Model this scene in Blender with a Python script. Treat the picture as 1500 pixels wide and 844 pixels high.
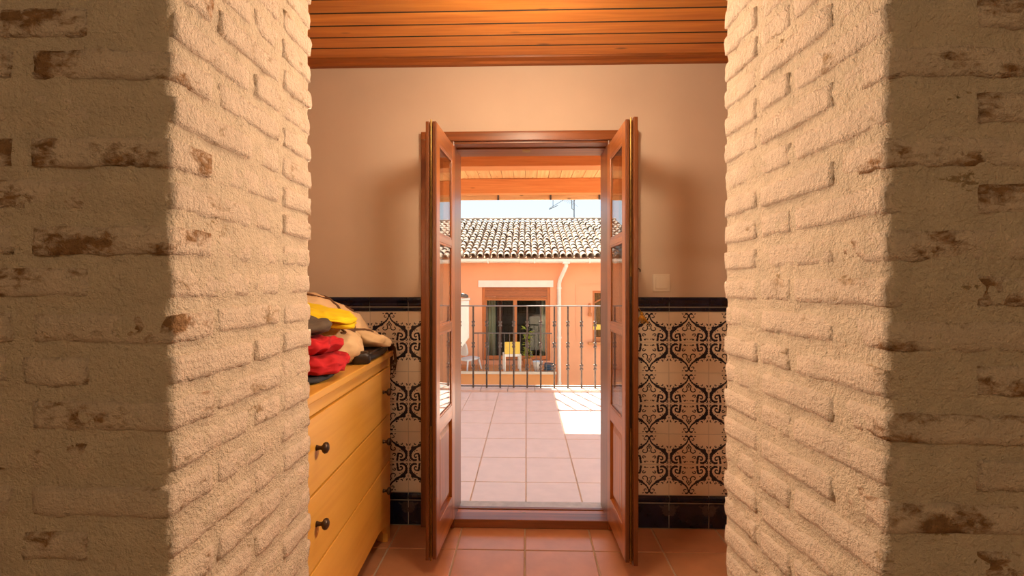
import bpy, bmesh, math, random
from mathutils import Vector, Matrix, noise

scene = bpy.context.scene
for o in list(bpy.data.objects):
    bpy.data.objects.remove(o, do_unlink=True)
COL = scene.collection
R = math.radians
random.seed(7)

# ------------------------------------------------------------------ camera
cam_d = bpy.data.cameras.new('camera')
cam_d.sensor_width = 36.0
cam_d.lens = 36.0 * 720 / 1500
cam_d.clip_start = 0.02
cam_d.clip_end = 400
cam = bpy.data.objects.new('camera', cam_d)
cam.location = (0, 0, 1.203)
cam.rotation_euler = (R(90), 0, R(1.67))
COL.objects.link(cam)
scene.camera = cam

# ------------------------------------------------------------------ exposure
vs = scene.view_settings
scene.display_settings.display_device = 'sRGB'
vs.view_transform = 'Standard'
vs.look = 'None'
vs.exposure = 0.1
vs.gamma = 1.0
vs.use_curve_mapping = False

# ------------------------------------------------------------------ sky
TO_SUN = Vector((-0.31, 0.92, 0.95)).normalized()
world = bpy.data.worlds.new('sky')
scene.world = world
world.use_nodes = True
wn, wl = world.node_tree.nodes, world.node_tree.links
wn.clear()
w_out = wn.new('ShaderNodeOutputWorld')
w_bg = wn.new('ShaderNodeBackground')
w_tc = wn.new('ShaderNodeTexCoord')
w_sep = wn.new('ShaderNodeSeparateXYZ')
w_ramp = wn.new('ShaderNodeValToRGB')
w_ramp.color_ramp.elements[0].position = 0.0
w_ramp.color_ramp.elements[0].color = (0.76, 0.86, 0.92, 1)
w_ramp.color_ramp.elements[1].position = 0.75
w_ramp.color_ramp.elements[1].color = (0.50, 0.72, 0.98, 1)
e = w_ramp.color_ramp.elements.new(0.22)
e.color = (0.64, 0.79, 0.92, 1)
w_bg.inputs['Strength'].default_value = 1.3
wl.new(w_tc.outputs['Generated'], w_sep.inputs[0])
wl.new(w_sep.outputs['Z'], w_ramp.inputs['Fac'])
wl.new(w_ramp.outputs['Color'], w_bg.inputs['Color'])
wl.new(w_bg.outputs[0], w_out.inputs[0])

# ------------------------------------------------------------------ sun
sd = bpy.data.lights.new('sun', 'SUN')
sd.energy = 26.0
sd.color = (1.0, 0.90, 0.74)
sd.angle = R(0.3)
sun = bpy.data.objects.new('sun', sd)
sun.rotation_euler = TO_SUN.to_track_quat('Z', 'Y').to_euler()
sun.location = (-4, 8, 14)
COL.objects.link(sun)

# ------------------------------------------------------------------ materials
MATS = {}


def srgb(r, g, b):
    f = lambda v: (v / 255 / 12.92) if v / 255 <= 0.04045 else ((v / 255 + 0.055) / 1.055) ** 2.4
    return (f(r), f(g), f(b), 1)


def base_mat(name):
    m = bpy.data.materials.new(name)
    m.use_nodes = True
    nt = m.node_tree
    b = nt.nodes['Principled BSDF']
    MATS[name] = m
    return m, nt, b


def N(nt, typ, **kw):
    n = nt.nodes.new(typ)
    for k, v in kw.items():
        setattr(n, k, v)
    return n


def coords(nt, kind='Object', scale=(1, 1, 1), rnd=False):
    if kind == 'World':
        g = N(nt, 'ShaderNodeNewGeometry')
        src = g.outputs['Position']
    else:
        tc = N(nt, 'ShaderNodeTexCoord')
        src = tc.outputs[kind]
    if rnd:
        oi = N(nt, 'ShaderNodeObjectInfo')
        mul = N(nt, 'ShaderNodeMath', operation='MULTIPLY')
        mul.inputs[1].default_value = 37.0
        nt.links.new(oi.outputs['Random'], mul.inputs[0])
        add = N(nt, 'ShaderNodeVectorMath', operation='ADD')
        nt.links.new(src, add.inputs[0])
        nt.links.new(mul.outputs[0], add.inputs[1])
        src = add.outputs[0]
    mp = N(nt, 'ShaderNodeMapping')
    mp.inputs['Scale'].default_value = scale
    nt.links.new(src, mp.inputs['Vector'])
    return mp.outputs['Vector']


def noise_node(nt, vec, scale, detail=4, rough=0.55, dist=0.0):
    n = N(nt, 'ShaderNodeTexNoise')
    n.inputs['Scale'].default_value = scale
    n.inputs['Detail'].default_value = detail
    n.inputs['Roughness'].default_value = rough
    n.inputs['Distortion'].default_value = dist
    nt.links.new(vec, n.inputs['Vector'])
    return n.outputs['Fac']


def ramp(nt, fac, stops):
    r = N(nt, 'ShaderNodeValToRGB')
    el = r.color_ramp.elements
    el[0].position, el[0].color = stops[0]
    el[1].position, el[1].color = stops[-1]
    for p, c in stops[1:-1]:
        q = el.new(p)
        q.color = c
    nt.links.new(fac, r.inputs['Fac'])
    return r.outputs['Color']


def mixc(nt, fac, a, b, mode='MIX'):
    m = N(nt, 'ShaderNodeMix', data_type='RGBA', blend_type=mode)
    if isinstance(fac, (int, float)):
        m.inputs[0].default_value = fac
    else:
        nt.links.new(fac, m.inputs[0])
    for i, v in ((6, a), (7, b)):
        if isinstance(v, tuple):
            m.inputs[i].default_value = v
        else:
            nt.links.new(v, m.inputs[i])
    return m.outputs[2]


def bump(nt, b, fac, strength, dist):
    n = N(nt, 'ShaderNodeBump')
    n.inputs['Strength'].default_value = strength
    n.inputs['Distance'].default_value = dist
    nt.links.new(fac, n.inputs['Height'])
    nt.links.new(n.outputs[0], b.inputs['Normal'])


def simple(name, col, rough=0.6, metal=0.0, var=0.12, scale=12, bmp=0.0, bdist=0.002, coat=0.0, kind='Object', spec=0.5, rnd=True):
    m, nt, b = base_mat(name)
    v = coords(nt, kind, rnd=rnd)
    f = noise_node(nt, v, scale, 5)
    d = tuple(max(0, c * (1 - var)) for c in col[:3]) + (1,)
    l = tuple(min(1, c * (1 + var)) for c in col[:3]) + (1,)
    nt.links.new(ramp(nt, f, [(0.3, d), (0.7, l)]), b.inputs['Base Color'])
    b.inputs['Roughness'].default_value = rough
    b.inputs['Metallic'].default_value = metal
    b.inputs['Coat Weight'].default_value = coat
    b.inputs['Coat Roughness'].default_value = 0.38
    b.inputs['Specular IOR Level'].default_value = spec
    if bmp:
        bump(nt, b, noise_node(nt, v, scale * 3, 5), bmp, bdist)
    return m


def wood(name, dark, light, axis='X', scale=1.0, rough=0.4, coat=0.2, knots=True, rnd=True, kn=None):
    m, nt, b = base_mat(name)
    s = {'X': (1.2, 22, 22), 'Y': (22, 1.2, 22), 'Z': (22, 22, 1.2)}[axis]
    v = coords(nt, 'Object', tuple(q * scale for q in s), rnd)
    f = noise_node(nt, v, 1.6, 6, 0.6, 0.6)
    c = ramp(nt, f, [(0.28, dark), (0.5, tuple((dark[i] + light[i]) / 2 for i in range(3)) + (1,)), (0.72, light)])
    if knots:
        v2 = coords(nt, 'Object', kn or {'X': (3, 9, 9), 'Y': (9, 3, 9), 'Z': (9, 9, 3)}[axis], rnd)
        vo = N(nt, 'ShaderNodeTexVoronoi')
        vo.inputs['Scale'].default_value = 1.3
        nt.links.new(v2, vo.inputs['Vector'])
        k = ramp(nt, vo.outputs['Distance'], [(0.0, (1, 1, 1, 1)), (0.07, (0.7, 0.7, 0.7, 1)), (0.13, (0, 0, 0, 1))])
        c = mixc(nt, k, c, tuple(q * 0.35 for q in dark[:3]) + (1,))
    if rnd:
        oi = N(nt, 'ShaderNodeObjectInfo')
        hs = N(nt, 'ShaderNodeHueSaturation')
        mr = N(nt, 'ShaderNodeMapRange')
        mr.inputs[3].default_value = 0.86
        mr.inputs[4].default_value = 1.12
        nt.links.new(oi.outputs['Random'], mr.inputs[0])
        nt.links.new(mr.outputs[0], hs.inputs['Value'])
        nt.links.new(c, hs.inputs['Color'])
        c = hs.outputs[0]
    nt.links.new(c, b.inputs['Base Color'])
    b.inputs['Roughness'].default_value = rough
    b.inputs['Coat Weight'].default_value = coat
    b.inputs['Coat Roughness'].default_value = 0.25
    bump(nt, b, f, 0.12, 0.002)
    return m


def limewash(name, wash, worn, amount):
    m, nt, b = base_mat(name)
    v = coords(nt, 'World', (1, 1, 1.9))
    vr = coords(nt, 'World')
    big = noise_node(nt, v, 7.5, 3, 0.6)
    fine = noise_node(nt, v, 46, 5, 0.7, 0.6)
    addn = N(nt, 'ShaderNodeMath', operation='MULTIPLY_ADD')
    nt.links.new(fine, addn.inputs[0])
    addn.inputs[1].default_value = 0.5
    nt.links.new(big, addn.inputs[2])
    mask = ramp(nt, addn.outputs[0], [(amount, (0, 0, 0, 1)), (amount + 0.13, (1, 1, 1, 1))])
    lf = noise_node(nt, vr, 20, 5, 0.65)
    w1 = tuple(c * 0.84 for c in wash[:3]) + (1,)
    c0 = ramp(nt, lf, [(0.3, w1), (0.65, wash)])
    wf = noise_node(nt, vr, 60, 3)
    cw = ramp(nt, wf, [(0.3, tuple(c * 0.55 for c in worn[:3]) + (1,)), (0.7, worn)])
    nt.links.new(mixc(nt, mask, c0, cw), b.inputs['Base Color'])
    b.inputs['Roughness'].default_value = 0.92
    b.inputs['Specular IOR Level'].default_value = 0.2
    h1 = noise_node(nt, vr, 120, 4, 0.65)
    h2 = noise_node(nt, vr, 330, 3, 0.6)
    hm = N(nt, 'ShaderNodeMath', operation='MULTIPLY_ADD')
    nt.links.new(h2, hm.inputs[0])
    hm.inputs[1].default_value = 0.35
    nt.links.new(h1, hm.inputs[2])
    bump(nt, b, hm.outputs[0], 1.0, 0.011)
    return m


WASH = (0.75, 0.55, 0.41, 1)
limewash('brick_wash', WASH, (0.38, 0.19, 0.085, 1), 0.77)
limewash('jamb_wash', WASH, (0.47, 0.29, 0.16, 1), 0.86)
limewash('mortar_wash', (0.70, 0.52, 0.37, 1), (0.45, 0.29, 0.16, 1), 0.97)
simple('plaster', (0.64, 0.495, 0.38, 1), 0.9, var=0.03, scale=4, bmp=0.15, bdist=0.001, kind='World', rnd=False)
simple('plaster_room', (0.55, 0.43, 0.29, 1), 0.9, var=0.04, scale=4, bmp=0.15, kind='World', rnd=False)
simple('grout', (0.44, 0.38, 0.31, 1), 0.9, var=0.08, scale=30, kind='World', rnd=False)
simple('grout_pale', (0.62, 0.50, 0.40, 1), 0.9, var=0.08, scale=30, kind='World', rnd=False)
simple('grout_floor', (0.55, 0.42, 0.30, 1), 0.9, var=0.08, scale=30, kind='World', rnd=False)
simple('glaze_cream', (0.76, 0.63, 0.49, 1), 0.22, var=0.05, scale=9)
simple('glaze_ink', (0.020, 0.018, 0.030, 1), 0.25, var=0.4, scale=60)
simple('glaze_navy', (0.008, 0.010, 0.028, 1), 0.14, var=0.5, scale=14, bmp=0.1)
simple('glaze_leaf', (0.055, 0.045, 0.05, 1), 0.2, var=0.3, scale=60)
simple('terracotta', (0.58, 0.255, 0.12, 1), 0.34, var=0.10, scale=9, bmp=0.12, bdist=0.0015, coat=0.8, spec=0.8)
simple('terracotta_out', (0.84, 0.68, 0.60, 1), 0.26, var=0.05, scale=9, bmp=0.1, bdist=0.0015, coat=0.6, spec=0.8)
wood('wood_door', srgb(150, 80, 24), srgb(204, 122, 48), 'Z', knots=False, rough=0.32, coat=0.35)
wood('wood_door_x', srgb(150, 80, 24), srgb(204, 122, 48), 'X', knots=False, rough=0.32, coat=0.35)
wood('wood_frame_x', srgb(100, 50, 14), srgb(150, 80, 28), 'X', knots=False, rough=0.35, coat=0.3)
wood('wood_frame_z', srgb(100, 50, 14), srgb(150, 80, 28), 'Z', knots=False, rough=0.35, coat=0.3)
wood('wood_edge', srgb(84, 40, 10), srgb(128, 66, 20), 'Z', knots=False, rough=0.45, coat=0.1)  # door wood, darkened in colour to offset lamp light on the edges
wood('wood_ceiling', srgb(188, 102, 28), srgb(226, 146, 58), 'X', rough=0.40, coat=0.25, kn=(2.6, 8.5, 0.3))
wood('wood_cornice', srgb(120, 60, 14), srgb(164, 90, 28), 'X', rough=0.55, coat=0.05, knots=False)
wood('wood_chest', srgb(208, 144, 52), srgb(226, 166, 72), 'Y', knots=False, rough=0.42, coat=0.1, scale=0.6)
wood('wood_beam', srgb(206, 122, 62), srgb(228, 150, 86), 'X', rough=0.6, coat=0.0, kn=(1.8, 0.3, 6))
wood('wood_plank_out', srgb(214, 150, 92), srgb(240, 190, 130), 'Y', rough=0.6, coat=0.0)
wood('wood_fascia', srgb(226, 160, 100), srgb(246, 200, 140), 'X', rough=0.6, coat=0.0)
simple('dark_groove', (0.05, 0.025, 0.012, 1), 0.8)
simple('brass', srgb(150, 112, 58), 0.38, 0.85, var=0.3, scale=30)
simple('bronze', srgb(70, 52, 38), 0.35, 0.7, var=0.2, scale=30)
simple('aluminium', srgb(190, 182, 172), 0.4, 0.55, var=0.15, scale=25)
simple('iron', srgb(104, 94, 86), 0.5, 0.35, var=0.25, scale=30)
simple('iron_rail', srgb(146, 146, 148), 0.42, 0.4, var=0.15, scale=30)
simple('white_plastic', srgb(226, 210, 190), 0.4, var=0.02)
simple('white_paint', srgb(240, 228, 208), 0.6, var=0.04, scale=6)
simple('facade_orange', (0.86, 0.385, 0.19, 1), 0.9, var=0.05, scale=1.2, bmp=0.15, kind='World', rnd=False)
simple('facade_low', (0.66, 0.27, 0.09, 1), 0.9, var=0.06, scale=1.5, kind='World', rnd=False)
simple('facade_cream', (0.62, 0.48, 0.34, 1), 0.9, var=0.05, scale=1.2, kind='World', rnd=False)
simple('far_wood', srgb(198, 116, 58), 0.5, var=0.1, scale=8)
simple('far_shutter', srgb(180, 104, 58), 0.6, var=0.1, scale=8)
simple('far_dark', srgb(52, 40, 28), 0.8, var=0.3, scale=3)
simple('curtain', srgb(232, 224, 208), 0.9, var=0.08, scale=6)
simple('curtain_red', srgb(120, 48, 34), 0.9, var=0.2, scale=6)
simple('cane', srgb(140, 100, 52), 0.8, var=0.3, scale=20)
simple('yellow_cushion', srgb(244, 200, 84), 0.8, var=0.05)
simple('leaf', srgb(150, 160, 40), 0.6, var=0.35, scale=6)
simple('leaf_dark', srgb(70, 84, 40), 0.6, var=0.3, scale=6)
simple('ground', (0.50, 0.42, 0.34, 1), 0.95, var=0.1, scale=0.8, kind='World', rnd=False)
simple('roof_deck', (0.40, 0.22, 0.12, 1), 0.95, var=0.25, scale=6, kind='World', rnd=False)
simple('antenna', srgb(120, 124, 128), 0.4, 0.5)
simple('cloth_red', srgb(178, 18, 26), 0.92, var=0.18, scale=7, bmp=0.35, bdist=0.004, rnd=False)
simple('cloth_grey', srgb(82, 66, 52), 0.95, var=0.22, scale=8, bmp=0.35, bdist=0.004, rnd=False)
simple('cloth_yellow', srgb(228, 192, 8), 0.85, var=0.08, scale=7, bmp=0.25, bdist=0.003, rnd=False)
simple('cloth_beige', srgb(214, 178, 134), 0.92, var=0.07, scale=9, bmp=0.3, bdist=0.003, rnd=False)
simple('cloth_navy', srgb(44, 42, 46), 0.9, var=0.2, scale=9, bmp=0.3, rnd=False)
simple('leather_dark', srgb(38, 27, 20), 0.42, var=0.25, scale=12, bmp=0.2, rnd=False)
simple('strap_brown', srgb(92, 56, 26), 0.6, var=0.2, scale=20)
simple('tassel_gold', srgb(196, 138, 40), 0.7, var=0.2, scale=40)
simple('opal_glass', (0.85, 0.78, 0.65, 1), 0.3, var=0.02)
simple('plastic_pot', srgb(226, 222, 216), 0.5, var=0.03)
simple('hose_blue', srgb(60, 78, 92), 0.5, var=0.2)


def roof_tile_mat():
    m, nt, b = base_mat('roof_tile')
    v = coords(nt, 'Object', rnd=True)
    f = noise_node(nt, v, 9, 5, 0.65)
    oi = N(nt, 'ShaderNodeObjectInfo')
    c1 = ramp(nt, oi.outputs['Random'], [(0.0, (0.30, 0.24, 0.175, 1)), (0.5, (0.36, 0.295, 0.22, 1)), (0.85, (0.42, 0.355, 0.28, 1)), (1.0, (0.34, 0.19, 0.10, 1))])
    c = mixc(nt, ramp(nt, f, [(0.45, (0, 0, 0, 1)), (0.72, (1, 1, 1, 1))]), c1, (0.27, 0.19, 0.12, 1))
    nt.links.new(c, b.inputs['Base Color'])
    b.inputs['Roughness'].default_value = 0.95
    bump(nt, b, f, 0.4, 0.01)


roof_tile_mat()


def glass_mat(name, tint, refl=1.0):
    m = bpy.data.materials.new(name)
    m.use_nodes = True
    nt = m.node_tree
    nt.nodes.clear()
    out = N(nt, 'ShaderNodeOutputMaterial')
    mix = N(nt, 'ShaderNodeMixShader')
    lw = N(nt, 'ShaderNodeLayerWeight')
    lw.inputs['Blend'].default_value = 0.5
    pw = N(nt, 'ShaderNodeMath', operation='POWER')
    pw.inputs[1].default_value = 4.0
    fr = N(nt, 'ShaderNodeMath', operation='MULTIPLY_ADD')
    fr.inputs[1].default_value = 0.95
    fr.inputs[2].default_value = 0.04
    nt.links.new(lw.outputs['Facing'], pw.inputs[0])
    nt.links.new(pw.outputs[0], fr.inputs[0])
    tr = N(nt, 'ShaderNodeBsdfTransparent')
    tr.inputs['Color'].default_value = tint
    gl = N(nt, 'ShaderNodeBsdfGlossy')
    gl.inputs['Roughness'].default_value = 0.015
    nt.links.new(fr.outputs[0], mix.inputs[0])
    nt.links.new(tr.outputs[0], mix.inputs[1])
    nt.links.new(gl.outputs[0], mix.inputs[2])
    nt.links.new(mix.outputs[0], out.inputs[0])
    MATS[name] = m


glass_mat('glass', (0.97, 0.97, 0.95, 1))
glass_mat('glass_far', (0.75, 0.78, 0.70, 1))


def emit_mat(name, col, s):
    m = bpy.data.materials.new(name)
    m.use_nodes = True
    b = m.node_tree.nodes['Principled BSDF']
    b.inputs['Base Color'].default_value = col
    b.inputs['Emission Color'].default_value = col
    b.inputs['Emission Strength'].default_value = s
    MATS[name] = m


# ------------------------------------------------------------------ builders
class MB:
    """collects shapes, then links them as one mesh object"""

    def __init__(self):
        self.v, self.f = [], []

    def add(self, vs, fs):
        k = len(self.v)
        self.v += [tuple(p) for p in vs]
        self.f += [tuple(i + k for i in f) for f in fs]
        return self

    def box(self, x0, x1, y0, y1, z0, z1, bev=0.0):
        if bev <= 0:
            vs = [(x, y, z) for x in (x0, x1) for y in (y0, y1) for z in (z0, z1)]
            fs = [(0, 1, 3, 2), (4, 6, 7, 5), (0, 4, 5, 1), (2, 3, 7, 6), (0, 2, 6, 4), (1, 5, 7, 3)]
            return self.add(vs, fs)
        bm = bmesh.new()
        bmesh.ops.create_cube(bm, size=1)
        for v in bm.verts:
            v.co = Vector(((x0 + x1) / 2 + v.co.x * (x1 - x0), (y0 + y1) / 2 + v.co.y * (y1 - y0), (z0 + z1) / 2 + v.co.z * (z1 - z0)))
        bmesh.ops.bevel(bm, geom=bm.edges[:], offset=bev, segments=2, affect='EDGES', profile=0.6)
        bm.verts.index_update()
        self.add([v.co[:] for v in bm.verts], [[v.index for v in f.verts] for f in bm.faces])
        bm.free()
        return self

    def tube(self, pts, r, n=8, caps=True):
        pts = [Vector(p) for p in pts]
        rs = r if isinstance(r, (list, tuple)) else [r] * len(pts)
        k = len(self.v)
        up = None
        for i, p in enumerate(pts):
            t = (pts[min(i + 1, len(pts) - 1)] - pts[max(i - 1, 0)]).normalized()
            if up is None:
                up = Vector((0, 0, 1)) if abs(t.z) < 0.9 else Vector((1, 0, 0))
            a = t.cross(up).normalized()
            bb = a.cross(t).normalized()
            up = bb
            for j in range(n):
                q = 2 * math.pi * j / n
                self.v.append(tuple(p + (a * math.cos(q) + bb * math.sin(q)) * rs[i]))
        for i in range(len(pts) - 1):
            for j in range(n):
                j2 = (j + 1) % n
                self.f.append((k + i * n + j, k + i * n + j2, k + (i + 1) * n + j2, k + (i + 1) * n + j))
        if caps:
            self.f.append(tuple(k + j for j in range(n)))
            self.f.append(tuple(k + (len(pts) - 1) * n + j for j in reversed(range(n))))
        return self

    def lathe(self, prof, c=(0, 0, 0), axis='Z', n=14):
        k = len(self.v)
        c = Vector(c)
        for r, h in prof:
            for j in range(n):
                a = 2 * math.pi * j / n
                u, w = r * math.cos(a), r * math.sin(a)
                p = {'Z': (u, w, h), 'X': (h, u, w), 'Y': (u, h, w)}[axis]
                self.v.append(tuple(c + Vector(p)))
        for i in range(len(prof) - 1):
            for j in range(n):
                j2 = (j + 1) % n
                self.f.append((k + i * n + j, k + i * n + j2, k + (i + 1) * n + j2, k + (i + 1) * n + j))
        self.f.append(tuple(k + j for j in range(n)))
        self.f.append(tuple(k + (len(prof) - 1) * n + j for j in range(n)))
        return self

    def prism(self, outline, a0, a1, axis='X'):
        """outline of 2-D points pushed along an axis; for X the outline is (y, z), for Y it is (x, z), for Z (x, y)"""
        n = len(outline)
        vs = []
        for a in (a0, a1):
            for p, q in outline:
                vs.append({'X': (a, p, q), 'Y': (p, a, q), 'Z': (p, q, a)}[axis])
        fs = [tuple(range(n)), tuple(range(2 * n - 1, n - 1, -1))]
        for i in range(n):
            j = (i + 1) % n
            fs.append((i, j, n + j, n + i))
        return self.add(vs, fs)

    def mesh(self, name, mat):
        me = bpy.data.meshes.new(name)
        me.from_pydata(self.v, [], self.f)
        me.materials.append(MATS[mat])
        bm = bmesh.new()
        bm.from_mesh(me)
        bmesh.ops.recalc_face_normals(bm, faces=bm.faces[:])
        bm.to_mesh(me)
        bm.free()
        return me

    def build(self, name, mat, parent=None, smooth=False, loc=None):
        me = self.mesh(name, mat)
        if smooth:
            me.polygons.foreach_set('use_smooth', [True] * len(me.polygons))
        return link(name, me, parent, loc)


def link(name, me, parent=None, loc=None):
    o = bpy.data.objects.new(name, me)
    COL.objects.link(o)
    if parent is not None:
        o.parent = parent
    if loc is not None:
        o.location = loc
    return o


def tag(o, label=None, cat=None, group=None, kind=None):
    if label:
        o['label'] = label
    if cat:
        o['category'] = cat
    if group:
        o['group'] = group
    if kind:
        o['kind'] = kind
    return o


def empty(name, loc=(0, 0, 0), rz=0.0):
    o = bpy.data.objects.new(name, None)
    o.empty_display_size = 0.1
    COL.objects.link(o)
    o.location = loc
    o.rotation_euler = (0, 0, rz)
    return o


def structure(o, label, cat):
    return tag(o, label, cat, kind='structure')


def fbm(p, octs=3, f=1.0):
    a, s = 1.0, 0.0
    for _ in range(octs):
        s += a * noise.noise(Vector(p) * f)
        a *= 0.5
        f *= 2.1
    return s


# =================================================================== setting
YW = 2.48          # tiled wall, room face
YO = 2.72          # same wall, terrace face
ZC = 2.345         # plank ceiling
HX0, HX1, HZ = -0.402, 0.446, 1.972   # hole for the door
XL, XR = -1.50, 1.75                  # ends of the small room
YB0, YB1 = 0.75, 1.27                 # brick wall with the opening

# ---- far wall with the door hole
b = MB()
b.box(XL, HX0, YW, YO, 0, 2.45).box(HX1, XR, YW, YO, 0, 2.45).box(HX0, HX1, YW, YO, HZ, 2.45)
wall_far = structure(b.build('wall_far', 'plaster'), 'cream plastered wall with tiled dado around the terrace door', 'wall')
structure(MB().box(XL - 0.2, XL, YB1, YO, 0, 2.45).build('wall_side_left', 'plaster'), 'plastered end wall behind the wooden chest', 'wall')
structure(MB().box(XR, XR + 0.2, YB1, YO, 0, 2.45).build('wall_side_right', 'plaster'), 'plastered end wall on the right of the tiled wall', 'wall')

# ---- the room the camera stands in
RX0, RX1, RY0 = -2.1, 2.1, -2.4
structure(MB().box(RX0 - 0.2, RX0, RY0, YB0, 0, 2.55).build('wall_room_left', 'plaster_room'), 'plain side wall of the front room', 'wall')
structure(MB().box(RX1, RX1 + 0.2, RY0, YB0, 0, 2.55).build('wall_room_right', 'plaster_room'), 'plain right side wall of the front room', 'wall')
structure(MB().box(RX0 - 0.2, RX1 + 0.2, RY0 - 0.2, RY0, 0, 2.55).build('wall_room_back', 'plaster_room'), 'plain wall behind the camera', 'wall')
structure(MB().box(RX0 - 0.2, RX1 + 0.2, RY0 - 0.2, YB0 + 0.02, 2.45, 2.6).build('ceiling_room', 'plaster_room'), 'plain ceiling of the front room', 'ceiling')

# ---- floors
fl = structure(MB().box(RX0, RX1, RY0, YO, -0.2, -0.004).build('floor', 'grout_floor'), 'terracotta tiled floor with pale joints', 'floor')
TP = 0.316


def slab_tile(w, d, h, bev):
    b = MB()
    vs = [(-w / 2, -d / 2, -h), (w / 2, -d / 2, -h), (w / 2, d / 2, -h), (-w / 2, d / 2, -h),
          (-w / 2, -d / 2, -bev), (w / 2, -d / 2, -bev), (w / 2, d / 2, -bev), (-w / 2, d / 2, -bev),
          (-w / 2 + bev, -d / 2 + bev, 0), (w / 2 - bev, -d / 2 + bev, 0), (w / 2 - bev, d / 2 - bev, 0), (-w / 2 + bev, d / 2 - bev, 0)]
    fs = [(0, 1, 2, 3), (8, 9, 10, 11)]
    for k in (0, 4):
        for i in range(4):
            j = (i + 1) % 4
            fs.append((k + i, k + j, k + 4 + j, k + 4 + i))
    return b.add(vs, fs)


ft = slab_tile(TP - 0.007, TP - 0.007, 0.012, 0.002).mesh('floor_tile', 'terracotta')
rows = [2.255 - TP / 2 - TP * k for k in range(-1, 5)]
for yc in rows:
    for i in range(-5, 6):
        xc = -0.007 + TP * (i + 0.5)
        if yc > 2.3:
            yy0, yy1 = 2.255 + 0.0035, YW - 0.002
            t = link('floor_tile', ft, fl, (xc, (yy0 + yy1) / 2, 0))
            t.scale = (1, (yy1 - yy0) / (TP - 0.007), 1)
        elif XL < xc < XR:
            link('floor_tile', ft, fl, (xc, yc, 0))

fo = structure(MB().box(-2.4, 2.4, YO, 5.98, -0.25, -0.004).build('floor_terrace', 'grout_pale'), 'pinkish tiled terrace floor partly in sun', 'floor')
DP = 0.44
tt = slab_tile(TP - 0.006, DP - 0.006, 0.012, 0.002).mesh('terrace_tile', 'terracotta_out')
for k in range(-1, 6):
    yc = 3.045 + DP * (k + 0.5)
    for i in range(-7, 7):
        xc = -0.002 + TP * (i + 0.5)
        if k == -1:
            t = link('terrace_tile', tt, fo, (xc, (YO + 3.042) / 2, 0))
            t.scale = (1, (3.042 - YO) / (DP - 0.006), 1)
        else:
            link('terrace_tile', tt, fo, (xc, yc, 0))
kb = slab_tile(TP - 0.005, 0.30, 0.05, 0.004).mesh('kerb_tile', 'terracotta_out')
for i in range(-7, 7):
    link('kerb_tile', kb, fo, (0.10 + TP * (i + 0.5), 5.83, 0.025))

# ---- ceiling of small room: planks across
ce = structure(MB().box(XL, XR, YB1 - 0.1, YW, ZC + 0.0215, ZC + 0.10).build('ceiling', 'dark_groove'), 'varnished pine plank ceiling', 'ceiling')
PP = 0.098
pk = MB().box(XL + 0.002 - 0.125, XR - 0.002 - 0.125, -PP / 2 + 0.0045, PP / 2 - 0.0045, 0, 0.022, 0.003).mesh('plank', 'wood_ceiling')
pk.materials.append(MATS['dark_groove'])
for pg in pk.polygons:
    if abs(pg.normal.y) > 0.5:
        pg.material_index = 1
k = 0
while True:
    yc = 2.415 - PP / 2 - PP * k
    if yc < YB1 - 0.05:
        break
    p = link('plank', pk, ce, (0.125, yc, ZC))
    k += 1
b = MB()
b.prism([(YW, ZC - 0.022), (YW - 0.022, ZC - 0.020), (YW - 0.030, ZC - 0.010), (YW - 0.058, ZC - 0.004), (YW - 0.064, ZC + 0.012), (YW, ZC + 0.012)], XL, XR)
structure(b.build('trim_1', 'wood_cornice'), 'dark wooden cornice strip between plank ceiling and wall', 'moulding')

# =================================================================== brick wall
jl = [(-0.554, YB0), (-0.564, YB1)]
jr = [(0.539, YB0), (0.505, YB1)]
HEAD = 2.13


def brick_mesh(L, D, H, seed):
    """rough brick block: grid box with rounded, chipped edges"""
    c = 0.0135
    nx, ny, nz = max(2, round(L / c)), max(2, round(D / c)), 4
    idx, vs, fs = {}, [], []

    def vert(i, j, k2):
        key = (i, j, k2)
        if key in idx:
            return idx[key]
        p = Vector((-L / 2 + L * i / nx, -D / 2 + D * j / ny, -H / 2 + H * k2 / nz))
        q = Vector((min(max(p.x, -L / 2 + 0.006), L / 2 - 0.006), min(max(p.y, -D / 2 + 0.006), D / 2 - 0.006), min(max(p.z, -H / 2 + 0.006), H / 2 - 0.006)))
        d = p - q
        if d.length > 1e-6:
            d = d.normalized() * 0.006
        r = q + d
        nrm = d.normalized() if d.length > 0 else Vector((0, 0, 1))
        s = Vector((r.x + seed * 3.1, r.y, r.z + seed * 1.7))
        r = r + nrm * (0.0030 * noise.noise(s * 20) + 0.0030 * noise.noise(s * 70))
        idx[key] = len(vs)
        vs.append(r)
        return idx[key]

    for i in range(nx):
        for j in range(ny):
            for kk in (0, nz):
                fs.append((vert(i, j, kk), vert(i + 1, j, kk), vert(i + 1, j + 1, kk), vert(i, j + 1, kk)))
    for i in range(nx):
        for kk in range(nz):
            for j in (0, ny):
                fs.append((vert(i, j, kk), vert(i + 1, j, kk), vert(i + 1, j, kk + 1), vert(i, j, kk + 1)))
    for j in range(ny):
        for kk in range(nz):
            for i in (0, nx):
                fs.append((vert(i, j, kk), vert(i, j + 1, kk), vert(i, j + 1, kk + 1), vert(i, j, kk + 1)))
    return MB().add(vs, fs)


BC = 0.0685   # course height
BH = 0.046    # brick height


def brick_variants(L, D, n, seed0, mat='brick_wash'):
    out = []
    for s in range(n):
        me = brick_mesh(L, D, BH, seed0 + s).mesh('brick', mat)
        me.polygons.foreach_set('use_smooth', [True] * len(me.polygons))
        out.append(me)
    return out


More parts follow.
